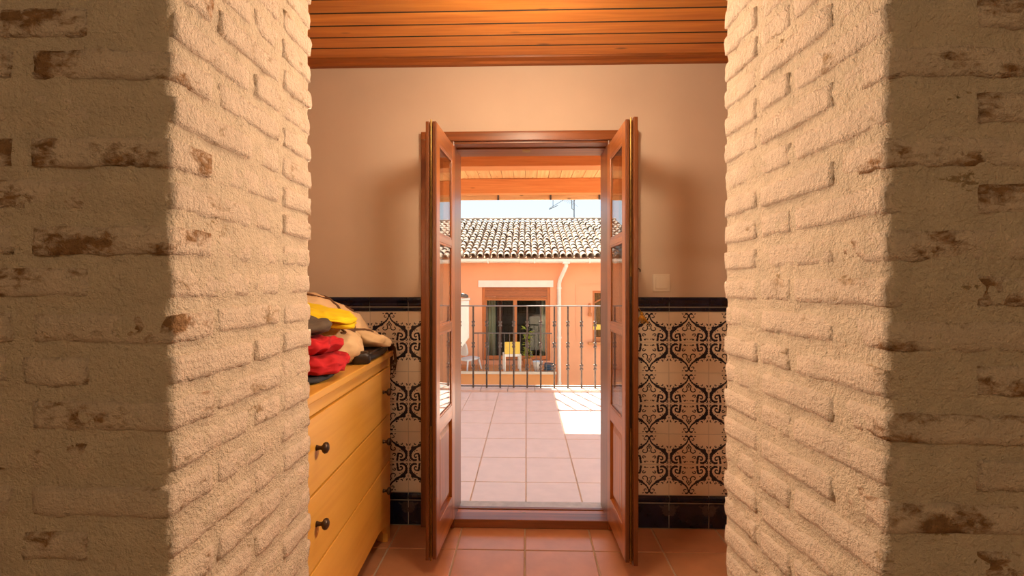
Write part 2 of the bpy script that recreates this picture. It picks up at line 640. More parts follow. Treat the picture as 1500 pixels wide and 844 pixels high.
STR = brick_variants(0.225, 0.105, 6, 10)    # stretcher
HDR = brick_variants(0.105, 0.105, 5, 40)    # half
BAT = brick_variants(0.150, 0.105, 5, 70)    # three quarter
JST = brick_variants(0.225, 0.105, 6, 110, 'jamb_wash')
JHD = brick_variants(0.105, 0.105, 5, 140, 'jamb_wash')
JBT = brick_variants(0.150, 0.105, 5, 170, 'jamb_wash')


def brick_wall(name, sgn, j, label):
    """sgn -1: wall stands to the left of the opening, +1: to the right"""
    (xn, yn), (xf, yf) = j
    xe = RX0 if sgn < 0 else RX1
    # cross-section of the mortar core, walked from the room side round the jamb to the far side
    path = [(xe, yn)]
    x = xe
    fine0 = xn + sgn * 0.75
    path.append((fine0, yn))
    n = 75
    rc = 0.016
    for i in range(1, n + 1):
        path.append((fine0 + (xn + sgn * rc - fine0) * i / n, yn))
    dj = Vector((xf - xn, yf - yn)).normalized()
    for a in (0.35, 0.7):
        path.append((xn + sgn * rc * (1 - a) ** 1.6, yn + rc * a ** 1.6 * 0.9))
    n = 54
    L = (Vector((xf, yf)) - Vector((xn, yn))).length
    for i in range(0, n + 1):
        t = rc + (L - 2 * rc) * i / n
        path.append((xn + dj.x * t, yn + dj.y * t))
    path.append((xf + sgn * 0.004, yf - 0.004))
    for i in range(1, 9):
        path.append((xf + sgn * (0.012 + 0.03 * i), yf))
    path.append((xe, yf))
    zs = [-0.02] + [i * 0.0098 for i in range(0, 225)] + [2.22, 2.45]
    vs, fs = [], []
    m = len(path)
    for z in zs:
        for i, (px, py) in enumerate(path):
            a = Vector(path[max(i - 1, 0)])
            c = Vector(path[min(i + 1, m - 1)])
            t = (c - a).normalized()
            nr = Vector((t.y, -t.x)) * (-1 if sgn < 0 else 1)
            nr = Vector((t.y, -t.x)) if sgn < 0 else Vector((-t.y, t.x))
            d = 0.0
            if 0 < i < m - 1:
                p3 = Vector((px, py, z))
                d = -0.0012 + 0.0026 * noise.noise(p3 * 13) + 0.0030 * noise.noise(p3 * 38 + Vector((5, 3, 1))) + 0.0026 * noise.noise(p3 * 85)
                # scalloped beds: mortar bulges a little at the middle of each bed joint
                ph = (((z - (0.012 if sgn < 0 else 0.0)) / BC) % 1.0)
                d -= 0.0012 * math.cos(2 * math.pi * ph)
            vs.append((px + nr.x * d, py + nr.y * d, z))
    for r in range(len(zs) - 1):
        for i in range(m - 1):
            fs.append((r * m + i, r * m + i + 1, (r + 1) * m + i + 1, (r + 1) * m + i))
    # close the back
    for r in range(len(zs) - 1):
        fs.append((r * m + m - 1, r * m, (r + 1) * m, (r + 1) * m + m - 1))
    fs.append(tuple(range(m)))
    fs.append(tuple((len(zs) - 1) * m + i for i in range(m)))
    w = MB().add(vs, fs).build(name, 'mortar_wash', smooth=True)
    structure(w, label, 'wall')
    rnd = random.Random(5 if sgn < 0 else 11)
    angj = math.atan2(dj.y, dj.x)
    PR = 0.0022      # how far bricks stand proud of the mean mortar face
    course = 0
    z = BC / 2
    zoff = 0.012 if sgn < 0 else 0.0
    while z < 2.36:
        zz = z + zoff

        def put(variants, cx, cy, rot, pr=0.0):
            o = link('brick', rnd.choice(variants), w, (cx, cy, zz + rnd.uniform(-0.003, 0.003)))
            o.rotation_euler = (rnd.uniform(-0.012, 0.012), rnd.uniform(-0.012, 0.012), rot + rnd.uniform(-0.012, 0.012) + (math.pi if rnd.random() < 0.5 else 0))
            return o

        def along(t, variants_depth, off):
            """centre of a brick on the jamb at distance t from the near corner, sunk by off"""
            c = Vector((xn, yn)) + dj * t + Vector((sgn, 0)) * off
            return c

        even = course % 2 == 0
        pr = PR + rnd.uniform(-0.002, 0.003)
        # near corner brick seen from both sides, then the face
        inset = 0.013
        if even:
            put(STR, xn + sgn * (0.1125 - 0.0038), yn - pr + 0.0525, 0)
            t = inset * 0.4 + 0.225 + 0.024
            seq = [HDR, STR, HDR]
            tj = 0.105 + 0.016
            jseq = [JST, JBT]
        else:
            c = along(0.1125 + 0.004, None, 0.0525 - pr)
            put(JST, c.x, c.y, angj)
            t = 0.105 + 0.026
            seq = [STR, STR, HDR] if rnd.random() < 0.6 else [HDR, STR, HDR]
            tj = 0.225 + 0.02
            jseq = [JHD, JBT]
        if z < HEAD + 0.2:
            for s in seq:
                Lb = 0.225 if s is STR else 0.105
                put(s, xn + sgn * (t + Lb / 2), yn - (PR + rnd.uniform(-0.0035, 0.002)) + 0.0525, 0)
                t += Lb + 0.022 + rnd.uniform(0, 0.008)
        rest = L - tj
        for q, s in enumerate(jseq):
            Lb = 0.225 if s is JST else (0.105 if s is JHD else 0.150)
            if q == len(jseq) - 1:
                tc = L - 0.002 - Lb / 2
                if tj > L - Lb - 0.004:
                    tc = L + 0.001 - Lb / 2
            else:
                tc = tj + Lb / 2
            c = along(tc, None, 0.0525 - (PR + rnd.uniform(-0.003, 0.003)))
            put(s, c.x, c.y, angj)
            tj += Lb + 0.016
        z += BC
        course += 1
    return w


brick_wall('wall_left', -1, jl, 'limewashed rough brick wall on the left of the opening')
brick_wall('wall_right', 1, jr, 'limewashed rough brick wall on the right of the opening')
structure(MB().box(jl[1][0] - 0.01, jr[0][0] + 0.01, YB0 + 0.01, YB1 - 0.01, HEAD, 2.45).build('wall_lintel', 'plaster_room'), 'plastered lintel over the wide opening', 'wall')

# =================================================================== wall tiles
TW, TH = 0.1965, 0.1527


def cr(pts, n=5):
    """Catmull-Rom through (x, y, w)"""
    out = []
    P = [pts[0]] + list(pts) + [pts[-1]]
    for i in range(1, len(P) - 2):
        for s in range(n):
            t = s / n
            out.append(tuple(0.5 * (2 * P[i][k] + (P[i + 1][k] - P[i - 1][k]) * t + (2 * P[i - 1][k] - 5 * P[i][k] + 4 * P[i + 1][k] - P[i + 2][k]) * t * t + (-P[i - 1][k] + 3 * P[i][k] - 3 * P[i + 1][k] + P[i + 2][k]) * t ** 3) for k in range(3)))
    out.append(tuple(pts[-1]))
    return out


# strokes of the right half of a tile, in drawing units (610 wide, 465 high, y down, x from the centre line)
STROKES = [
    [(6, 42, 13), (12, 85, 13), (40, 138, 15), (88, 178, 19), (122, 204, 34), (150, 220, 24), (180, 235, 26), (212, 252, 46), (246, 284, 38), (270, 330, 32), (272, 380, 26), (250, 418, 24), (208, 438, 24), (168, 428, 16)],
    [(125, 448, 26), (132, 410, 22), (142, 345, 24), (168, 336, 14), (198, 345, 14), (210, 368, 14), (200, 390, 15), (180, 392, 13), (174, 376, 10)],
    [(8, 58, 10), (18, 38, 14), (40, 30, 18), (62, 42, 8)],
    [(38, 84, 7), (60, 92, 8), (78, 82, 8), (76, 64, 7), (62, 62, 6)],
    [(0, 150, 6), (14, 178, 9), (34, 205, 9), (26, 232, 9), (32, 272, 10), (66, 288, 10), (98, 272, 9), (94, 246, 8), (76, 240, 7)],
    [(10, 190, 6), (-2, 215, 8), (6, 226, 6)],
    [(182, 188, 7), (196, 196, 9), (212, 186, 9), (206, 170, 7)],
    [(268, 182, 8), (284, 198, 11), (280, 216, 8)],
    [(52, 360, 7), (66, 340, 9), (92, 336, 9), (104, 350, 8), (90, 368, 8), (74, 360, 6)],
    [(262, 440, 7), (284, 444, 9), (286, 420, 8), (270, 412, 7)],
    [(80, 414, 8), (66, 426, 12), (58, 436, 7)],
    [(40, 410, 7), (50, 418, 10), (60, 412, 6)],
    [(108, 166, 8), (118, 158, 14), (132, 170, 10)],
    [(220, 236, 10), (244, 232, 14), (262, 246, 6)],
    [(262, 296, 10), (284, 300, 12), (290, 312, 5)],
    [(160, 292, 6), (172, 284, 8), (180, 292, 5)],
]
DOTS = [(92, 34, 9), (104, 30, 6), (22, 418, 8), (205, 300, 7), (150, 190, 8), (232, 212, 8), (296, 250, 7), (8, 262, 6)]


def motif(flip, strokes, dots, y=-0.0036):
    b = MB()
    ux, uz = TW / 610, TH / 465
    for mir in (1, -1):
        for s in strokes:
            q = cr(s, 4)
            L, Rr = [], []
            for i, (x, yy, w) in enumerate(q):
                a, c = q[max(i - 1, 0)], q[min(i + 1, len(q) - 1)]
                tx, ty = c[0] - a[0], c[1] - a[1]
                l = math.hypot(tx, ty) or 1
                nx, ny = -ty / l, tx / l
                w = w * 1.3 + 3
                wob = 1 + 0.22 * math.sin(i * 2.3)
                L.append((x + nx * w * wob / 2, yy + ny * w * wob / 2))
                Rr.append((x - nx * w * wob / 2, yy - ny * w * wob / 2))
            vs = [(mir * p[0] * ux, y, flip * (0.5 * TH - p[1] * uz)) for p in L + Rr]
            n = len(L)
            b.add(vs, [(i, i + 1, n + i + 1, n + i) for i in range(n - 1)])
        for x, yy, r in dots:
            vs = [(mir * (x + r * math.cos(a * math.pi / 4)) * ux, y, flip * (0.5 * TH - (yy + r * math.sin(a * math.pi / 4)) * uz)) for a in range(8)]
            b.add(vs, [tuple(range(8))])
    return b


def wall_tile(w, h, d, bev):
    b = slab_tile(w, h, d, bev)
    b.v = [(x, -z - d, y) for x, y, z in b.v]     # stand it up, face towards -Y
    return b


tile_me = wall_tile(TW - 0.0022, TH - 0.0022, 0.004, 0.001)
tile_me.v = [(x, y + 0.0005, z) for x, y, z in tile_me.v]
ys = [p[1] for p in tile_me.v]
tile_me = tile_me.mesh('wall_tile', 'glaze_cream')
face_y = min(ys)
pat = {1: motif(1, STROKES, DOTS, face_y - 0.0003).mesh('painted_scroll', 'glaze_ink'), -1: motif(-1, STROKES, DOTS, face_y - 0.0003).mesh('painted_scroll', 'glaze_ink')}
BZ = 0.125
navy_me = wall_tile(TW - 0.004, BZ - 0.004, 0.006, 0.0015).mesh('base_tile', 'glaze_navy')
LEAF = [[(288, 40, 30), (262, 62, 70), (240, 110, 60), (262, 170, 78), (276, 230, 34)], [(150, 40, 14), (200, 75, 26), (236, 110, 30)]]
leaf_me = motif(1, LEAF, [(230, 60, 16)], 0)
lm_v = leaf_me.v
leaf_me.v = [(x, -0.0064, z * BZ / TH) for x, y, z in lm_v]
leaf_me = leaf_me.mesh('leaf_motif', 'glaze_leaf')


def strip_mesh(name, prof, mat):
    return MB().prism(prof, -TW / 2 + 0.002, TW / 2 - 0.002).mesh(name, mat)


pencil = strip_mesh('pencil_tile', [(0, 0), (-0.006, 0.002), (-0.013, 0.010), (-0.015, 0.018), (-0.013, 0.027), (-0.006, 0.034), (0, 0.036)], 'glaze_navy')
cap = strip_mesh('cap_tile', [(0, 0), (-0.007, 0.001), (-0.011, 0.008), (-0.009, 0.016), (-0.014, 0.024), (-0.019, 0.033), (-0.018, 0.043), (-0.010, 0.048), (0, 0.048)], 'glaze_navy')
edge = strip_mesh('edge_tile', [(0, 0), (-0.008, 0.002), (-0.011, 0.010), (-0.009, 0.018), (0, 0.020)], 'glaze_navy')

Z0 = 0.130
Z1 = Z0 + 0.038
Z2 = Z1 + 6 * TH
cols = []
x = -0.598
while x - TW > XL - 0.05:
    cols.append(x - TW / 2)
    x -= TW
cols.append(-0.598 + TW / 2)
x = 0.712
cols.append(x - TW / 2)
while x < XR - 0.02:
    cols.append(x + TW / 2)
    x += TW
gr = MB()
for (a, c) in ((XL, HX0), (HX1, XR)):
    gr.box(a, c, YW - 0.0025, YW - 0.0001, 0.001, Z2 + 0.074)
gr.build('grout_bed', 'grout', wall_far)
for xc in cols:
    if xc - TW / 2 < XL - 0.001 or xc + TW / 2 > XR + 0.001:
        continue
    o = link('base_tile', navy_me, wall_far, (xc, YW, BZ / 2 + 0.002))
    link('leaf_motif', leaf_me, o)
    link('pencil_tile', pencil, wall_far, (xc, YW - 0.001, Z0))
    for r in range(6):
        o = link('wall_tile', tile_me, wall_far, (xc, YW, Z1 + (r + 0.5) * TH))
        link('painted_scroll', pat[1 if r % 2 == 1 else -1], o)
    link('edge_tile', edge, wall_far, (xc, YW - 0.001, Z2 + 0.001))
    link('cap_tile', cap, wall_far, (xc, YW - 0.001, Z2 + 0.025))

# light switch
sw = empty('light_switch', (0.674, YW, 1.229))
tag(sw, 'square cream light switch on the wall above the tiles', 'light switch')
MB().box(-0.043, 0.043, -0.009, -0.0002, -0.043, 0.043, 0.003).build('plate', 'white_plastic', sw)
MB().box(-0.030, 0.030, -0.013, -0.009, -0.030, 0.030, 0.002).build('rocker', 'white_plastic', sw)

# =================================================================== door frame
tf = empty('trim_2', (0, YW, 0))
structure(tf, 'dark wooden frame of the terrace door', 'door frame')


def cas(b, x0, x1, y0, y1, z0, z1, bev=0.004):
    return b.box(x0, x1, y0 - YW, y1 - YW, z0, z1, bev)


for s, xi, xo in ((-1, -0.402, -0.529), (1, 0.446, 0.556)):
    a, c = sorted((xi, xo))
    b = MB()
    cas(b, a, c, 2.452, YW - 0.0005, 0.002, 1.975)
    if s < 0:
        cas(b, a + 0.028, c, 2.440, 2.453, 0.002, 1.955)
    else:
        cas(b, a, c - 0.028, 2.440, 2.453, 0.002, 1.955)
    b.build('casing', 'wood_frame_z', tf)
    b = MB()
    xi2 = -0.360 if s < 0 else 0.405
    a, c = sorted((xi, xi2))
    cas(b, a, c, 2.445, YO - 0.02, 0.002, 1.970)
    b.build('jamb_lining', 'wood_frame_z', tf)
b = MB()
cas(b, -0.529, 0.556, 2.450, YW - 0.0005, 1.945, 1.987)
cas(b, -0.50, 0.528, 2.438, 2.452, 1.936, 1.978)
b.build('header_casing', 'wood_frame_x', tf)
b = MB()
cas(b, -0.40, 0.444, 2.455, 2.53, 1.925, 1.970)
cas(b, -0.40, 0.444, 2.530, 2.62, 1.917, 1.970)
cas(b, -0.40, 0.444, 2.620, 2.70, 1.926, 1.970)
b.build('header_lining', 'wood_frame_x', tf)
MB().box(-0.02, 0.02, 0.06, 0.10, 1.914, 1.918).build('strike_plate', 'brass', tf)

ts = empty('trim_3', (0, YW, 0))
structure(ts, 'wooden threshold with aluminium strip under the terrace door', 'threshold')
b = MB()
cas(b, -0.402, 0.446, 2.455, 2.54, 0.001, 0.043)
b.build('sill', 'wood_frame_x', ts)
b = MB()
cas(b, -0.402, 0.446, 2.54, 2.60, 0.001, 0.030)
b.build('rebate', 'wood_door_x', ts)
b = MB()
cas(b, -0.402, 0.446, 2.60, 2.628, 0.001, 0.034)
b.build('weather_bar', 'wood_frame_x', ts)
b = MB()
cas(b, -0.402, 0.446, 2.630, YO, 0.001, 0.022, 0.002)
b.build('aluminium_strip', 'aluminium', ts)
MB().lathe([(0.012, 0), (0.012, 0.003), (0.006, 0.004)], (-0.012, 0.075, 0.031), n=12).build('bolt_socket', 'brass', ts)


# =================================================================== door leaves
def door_leaf(name, loc, ang, sg, label, lip):
    """local x: from hinge to free edge, local y: thickness (sg gives its side), z up"""
    root = empty(name, loc, ang)
    structure(root, label, 'door')
    L, T, Zb, Zt = 0.384, 0.045, 0.064, 1.903
    ST = 0.068

    def bx(b, x0, x1, t0, t1, z0, z1, bev=0.0025):
        a, c = sorted((t0 * sg, t1 * sg))
        return b.box(x0, x1, a, c, z0, z1, bev)
    b = MB()
    bx(b, 0, ST, 0, T, Zb, Zt)
    b.build('hinge_stile', 'wood_door', root)
    b = MB()
    bx(b, L - ST, L - 0.013, 0, T, Zb, Zt)
    b.build('meeting_stile', 'wood_door', root)
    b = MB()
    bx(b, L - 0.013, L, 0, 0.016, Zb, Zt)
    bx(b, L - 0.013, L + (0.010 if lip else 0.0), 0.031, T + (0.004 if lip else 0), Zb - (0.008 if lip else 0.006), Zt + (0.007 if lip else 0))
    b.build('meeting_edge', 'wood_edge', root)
    zz = [(1.823, Zt), (1.403, 1.436), (1.005, 1.038), (0.600, 0.632), (Zb, 0.194)]
    for n, (z0, z1) in zip(('top_rail', 'glazing_bar', 'glazing_bar', 'lock_rail', 'bottom_rail'), zz):
        if n == 'lock_rail':
            z0, z1 = 0.572, 0.640
        b = MB()
        bx(b, ST - 0.002, L - ST + 0.002, 0.0005, T - 0.0005, z0, z1)
        b.build(n, 'wood_door_x', root)
    for z0, z1 in ((1.436, 1.823), (1.038, 1.403), (0.640, 1.005)):
        b = MB()
        bx(b, ST - 0.003, L - ST + 0.003, 0.006, 0.010, z0 - 0.003, z1 + 0.003, 0)
        b.build('pane', 'glass', root)
        b = MB()
        for t0, t1 in ((0.0015, 0.006), (0.010, 0.041)):
            w = 0.009
            bx(b, ST - 0.001, L - ST + 0.001, t0, t1, z0 - 0.001, z0 + w, 0.003)
            bx(b, ST - 0.001, L - ST + 0.001, t0, t1, z1 - w, z1 + 0.001, 0.003)
            bx(b, ST - 0.001, ST + w, t0, t1, z0 + w, z1 - w, 0.003)
            bx(b, L - ST - w, L - ST + 0.001, t0, t1, z0 + w, z1 - w, 0.003)
        b.build('glazing_bead', 'wood_door', root)
    # raised bottom panel
    z0, z1 = 0.194, 0.572
    b = MB()
    bx(b, ST - 0.002, L - ST + 0.002, 0.016, 0.030, z0 - 0.002, z1 + 0.002, 0)
    x0, x1 = ST + 0.008, L - ST - 0.008
    za, zb = z0 + 0.008, z1 - 0.008
    i = 0.03
    for f0, f1 in ((0.016, 0.007), (0.030, 0.039)):
        vs = [(x0, f0 * sg, za), (x1, f0 * sg, za), (x1, f0 * sg, zb), (x0, f0 * sg, zb), (x0 + i, f1 * sg, za + i), (x1 - i, f1 * sg, za + i), (x1 - i, f1 * sg, zb - i), (x0 + i, f1 * sg, zb - i)]
        b.add(vs, [(0, 1, 5, 4), (1, 2, 6, 5), (2, 3, 7, 6), (3, 0, 4, 7), (4, 5, 6, 7)])
    b.build('door_panel', 'wood_door', root)
    # bolt rod in the groove of the meeting edge
    xm = L - 0.012
    b = MB()
    bx(b, xm - 0.002, xm + 0.002, 0.018, 0.029, Zb + 0.01, Zt - 0.02, 0)
    o = b.build('bolt_plate', 'bronze', root)
    b = MB()
    b.tube([(xm + 0.003, 0.0235 * sg, Zb - 0.010), (xm + 0.003, 0.0235 * sg, 0.62)], 0.004, 8)
    b.tube([(xm + 0.003, 0.0235 * sg, 1.25), (xm + 0.003, 0.0235 * sg, Zt + 0.009)], 0.004, 8)
    b.build('bolt_rod', 'brass', o)
    for zc in (0.35, 1.0, 1.6):
        b = MB()
        b.tube([(-0.004, (T + 0.004) * sg, zc - 0.05), (-0.004, (T + 0.004) * sg, zc + 0.05)], 0.007, 8)
        b.build('hinge', 'bronze', root)
    return root


door_leaf('door_1', (-0.354, 2.432, 0), math.atan2(-1, -0.0625), -1, 'left leaf of the open glazed wooden terrace door', False)
door_leaf('door_2', (0.398, 2.432, 0), math.atan2(-1, 0.034), 1, 'right leaf of the open glazed wooden terrace door', True)

# hook and tassel by the right casing
hk = empty('door_hook', (0.545, 2.452, 1.30))
tag(hk, 'small bronze holdback hook on the right door casing', 'hook')
MB().box(-0.008, 0.008, -0.006, -0.0005, -0.016, 0.016, 0.002).build('back_plate', 'bronze', hk)
MB().tube([(0, -0.004, 0), (0.004, -0.02, 0.0), (0.012, -0.026, -0.006), (0.014, -0.02, -0.016)], 0.003, 8).build('hook_arm', 'bronze', hk)
lb = empty('latch_bar', (0.540, 2.452, 1.06))
tag(lb, 'pale metal latch strip on the right door casing', 'latch')
MB().box(-0.006, 0.008, -0.010, -0.0005, -0.045, 0.045, 0.002).build('strip', 'white_plastic', lb)
MB().tube([(0, -0.008, 0.075), (0, -0.014, 0.06), (0, -0.010, 0.046)], 0.004, 8).build('bolt', 'aluminium', lb)
ta = empty('key_tassel', (0.575, YW - 0.011, 1.075))
tag(ta, 'gold tassel hanging over the scroll tiles beside the door casing', 'tassel')
rg = random.Random(3)
b = MB()
for k in range(26):
    a = rg.uniform(-0.9, 0.9)
    l = rg.uniform(0.03, 0.055)
    b.tube([(0, 0, 0), (0.5 * l * math.sin(a), -0.004, -l * 0.5), (l * math.sin(a) * 0.9, rg.uniform(-0.004, 0.003), -l * math.cos(a * 0.6))], 0.0013, 5)
b.build('fringe', 'tassel_gold', ta)
MB().tube([(-0.030, -0.004, 0.045), (-0.012, -0.006, 0.022), (0, -0.002, 0.0)], 0.0018, 6).build('cord', 'tassel_gold', ta)
MB().lathe([(0.002, 0.010), (0.007, 0.006), (0.008, 0.0), (0.005, -0.006), (0.002, -0.008)], n=10).build('knot', 'tassel_gold', ta, smooth=True)

# =================================================================== chest of drawers
CA = R(2.2)
# local frame: x outwards from the drawer fronts (towards the room), y from near end to far end
LCH, DCH, HCH = 1.045, 0.48, 0.90
ch = empty('chest_of_drawers', (-0.657, 2.36, 0), CA)
tag(ch, 'honey-coloured wooden chest with three drawers and dark knobs against the left side', 'chest')
y0, y1 = -LCH, 0.0
MB().box(-DCH, 0.012, y0 - 0.008, y1 + 0.008, HCH - 0.026, HCH, 0.004).build('top', 'wood_chest', ch)
for ya, yb in ((y0, y0 + 0.024), (y1 - 0.024, y1)):
    MB().box(-DCH + 0.01, -0.002, ya, yb, 0.14, HCH - 0.026, 0.002).build('side_panel', 'wood_chest', ch)
MB().box(-DCH + 0.01, -DCH + 0.02, y0 + 0.02, y1 - 0.02, 0.14, HCH - 0.03).build('back_panel', 'wood_chest', ch)
MB().box(-DCH + 0.02, -0.03, y0 + 0.02, y1 - 0.02, 0.14, 0.16).build('bottom_panel', 'wood_chest', ch)
MB().box(-0.03, -0.003, y0 + 0.02, y1 - 0.02, HCH - 0.068, HCH - 0.026, 0.001).build('upper_rail', 'wood_chest', ch)
b = MB()
b.prism([(y0, 0.0), (y0 + 0.05, 0.0), (y0 + 0.05, 0.04), (y0 + 0.10, 0.095), (y0 + 0.2, 0.115), (y1 - 0.2, 0.115), (y1 - 0.10, 0.095), (y1 - 0.05, 0.04), (y1 - 0.05, 0.0), (y1, 0.0), (y1, 0.155), (y0, 0.155)], -0.024, -0.002)
b.v = [(x, yy, z) for x, yy, z in b.v]
b.build('plinth', 'wood_chest', ch)
for ya in (y0, y1 - 0.05):
    for xa in (-DCH + 0.01, -0.052):
        MB().box(xa, xa + 0.028 if xa < -0.1 else xa + 0.03, ya + 0.001, ya + 0.049, 0.0, 0.145, 0.002).build('leg', 'wood_chest', ch)
zs = [(0.606, 0.826), (0.384, 0.598), (0.160, 0.376)]
for z0, z1 in zs:
    d = MB().box(-0.022, 0.002, y0 + 0.029, y1 - 0.029, z0, z1, 0.002).build('drawer', 'wood_chest', ch)
    for yk in (y0 + 0.118, y1 - 0.150):
        MB().lathe([(0.009, 0.0), (0.007, 0.004), (0.0055, 0.012), (0.007, 0.017), (0.0145, 0.021), (0.017, 0.026), (0.0155, 0.032), (0.009, 0.036), (0.002, 0.037)], (0.0022, yk, (z0 + z1) / 2 + 0.015), 'X', 16).build('knob', 'bronze', d, smooth=True)


# =================================================================== garments on the chest
def blob(c, size, rot=(0, 0, 0), p=2.6, seed=0.0, folds=(), nu=44, nv=22, amp=0.05, flat=None, crump=0.0, cf=15.0):
    """soft pillow shape; folds are (direction vector, frequency, depth)"""
    M = Matrix.Rotation(rot[2], 3, 'Z') @ Matrix.Rotation(rot[1], 3, 'Y') @ Matrix.Rotation(rot[0], 3, 'X')
    vs, fs = [], []
    sp = lambda t, e: math.copysign(abs(t) ** e, t)
    for i in range(nv + 1):
        ph = -math.pi / 2 + math.pi * i / nv
        for j in range(nu):
            th = 2 * math.pi * j / nu
            ex = 2 / p
            u = Vector((sp(math.cos(ph), ex) * sp(math.cos(th), ex), sp(math.cos(ph), ex) * sp(math.sin(th), ex), sp(math.sin(ph), ex)))
            d = 1 + amp * (fbm((u.x * 1.4 + seed, u.y * 1.4, u.z * 1.4), 3) * 1.6)
            for dv, fr, dp in folds:
                w = u.x * dv[0] + u.y * dv[1] + u.z * dv[2] + 0.25 * noise.noise(Vector((u.x * 1.7 + seed, u.y * 1.7, u.z * 1.7)))
                d -= dp * (0.5 + 0.5 * math.cos(w * fr)) ** 4
            q = Vector((u.x * size[0] / 2, u.y * size[1] / 2, u.z * size[2] / 2)) * d
            if crump:
                nr = Vector((u.x / size[0], u.y / size[1], u.z / size[2])).normalized()
                w3 = q * cf + Vector((seed * 7.3, seed, 0))
                r1 = 1 - abs(noise.noise(w3)) * 2.2
                r2 = 1 - abs(noise.noise(w3 * 2.1 + Vector((3, 1, 2)))) * 2.2
                q = q + nr * crump * (r1 + 0.45 * r2 - 0.7)
            q = M @ q
            pz = q + Vector(c)
            if flat is not None and pz.z < flat:
                pz.z = flat
            vs.append(pz)
    for i in range(nv):
        for j in range(nu):
            j2 = (j + 1) % nu
            fs.append((i * nu + j, i * nu + j2, (i + 1) * nu + j2, (i + 1) * nu + j))
    return vs, fs


ZT = HCH + 0.0006


def garment(name, mat, parts, label, cat='garment', group='clothes piled on the chest'):
    b = MB()
    for kw in parts:
        b.add(*blob(**kw))
    o = b.build(name, mat, smooth=True)
    return tag(o, label, cat, group)


garment('folded_garment', 'cloth_navy', [dict(c=(-0.775, 1.60, ZT + 0.010), size=(0.25, 0.24, 0.026), p=3.4, seed=1.0, amp=0.03, flat=ZT, crump=0.002)],
        'charcoal folded cloth lying at the bottom under the red garment')
garment('red_garment', 'cloth_red', [
    dict(c=(-0.745, 1.640, ZT + 0.052), size=(0.27, 0.26, 0.060), rot=(0.03, 0.05, 0.15), p=3.0, seed=3.3, amp=0.05, flat=ZT + 0.024, crump=0.010, cf=13, nu=80, nv=40),
    dict(c=(-0.765, 1.655, ZT + 0.098), size=(0.24, 0.25, 0.060), rot=(-0.06, -0.14, 0.05), p=2.8, seed=5.1, amp=0.06, crump=0.012, cf=12, nu=80, nv=40)],
    'red crumpled garment folded on the near edge of the chest')
garment('grey_garment', 'cloth_grey', [
    dict(c=(-0.800, 1.64, ZT + 0.170), size=(0.26, 0.25, 0.060), rot=(0.0, -0.02, 0.1), p=2.5, seed=8.2, amp=0.05, crump=0.009, cf=11, nu=72, nv=36),
    dict(c=(-0.815, 1.65, ZT + 0.196), size=(0.215, 0.22, 0.046), rot=(0.0, 0.16, 0.2), p=2.4, seed=9.7, amp=0.05, crump=0.007, cf=12, nu=64, nv=32)],
    'dark grey knitted garment resting on top of the red one')
garment('yellow_garment', 'cloth_yellow', [
    dict(c=(-0.815, 1.83, ZT + 0.212), size=(0.34, 0.19, 0.036), rot=(0.08, 0.17, -0.10), p=3.0, seed=12.4, amp=0.05, crump=0.007, cf=11, nu=80, nv=36),
    dict(c=(-0.80, 1.84, ZT + 0.186), size=(0.31, 0.17, 0.032), rot=(0.03, 0.17, 0.0), p=2.9, seed=14.4, amp=0.04, crump=0.005, cf=10, nu=72, nv=32)],
    'bright yellow shirt lying on top of the pile')

# beige canvas bag with brown straps
from mathutils.bvhtree import BVHTree
bag = empty('canvas_bag', (-0.83, 2.02, ZT))
tag(bag, 'beige crumpled canvas bag with brown straps behind the yellow shirt', 'bag', 'clothes piled on the chest')
b = MB()
b.add(*blob((-0.05, 0.075, 0.150), (0.40, 0.36, 0.20), (-0.05, 0.40, 0.15), 2.3, 21.0, nu=96, nv=48, amp=0.06, flat=0.046, crump=0.014, cf=9))
b.add(*blob((0.070, -0.10, 0.080), (0.22, 0.22, 0.145), (0.05, 0.25, -0.2), 2.3, 27.0, nu=72, nv=36, amp=0.05, flat=0.002, crump=0.010, cf=11))
b.add(*blob((0.10, 0.12, 0.088), (0.25, 0.25, 0.075), (-0.12, 0.34, 0.55), 2.5, 25.0, nu=72, nv=36, amp=0.05, flat=0.047, crump=0.011, cf=11))
body = b.build('body', 'cloth_beige', bag, smooth=True)
bvh = BVHTree.FromPolygons([Vector(v) for v in b.v], b.f)


def strap(pts, w, parent, name='strap', mat='strap_brown'):
    """brown band laid over the bag: plan points (x, y), height taken from the cloth below"""
    q = []
    for x, y, _ in cr([(p[0], p[1], 0.0) for p in pts], 7):
        hit = bvh.ray_cast(Vector((x, y, 1.0)), Vector((0, 0, -1)))[0]
        q.append((x, y, (hit.z if hit else 0.05) + w * 0.35))
    b = MB().tube(q, w, 8)
    return b.build(name, mat, parent, smooth=True)


strap([(-0.12, 0.04), (-0.04, 0.05), (0.03, 0.045), (0.085, 0.03), (0.115, 0.0), (0.120, -0.03), (0.10, -0.05)], 0.006, bag)
strap([(0.105, -0.03), (0.14, 0.01), (0.16, 0.04), (0.170, 0.075), (0.155, 0.09)], 0.005, bag)
strap([(0.00, -0.10), (0.06, -0.10), (0.105, -0.105), (0.125, -0.125), (0.118, -0.15)], 0.0055, bag)
strap([(-0.16, 0.13), (-0.07, 0.14), (0.0, 0.13), (0.07, 0.11)], 0.009, bag)

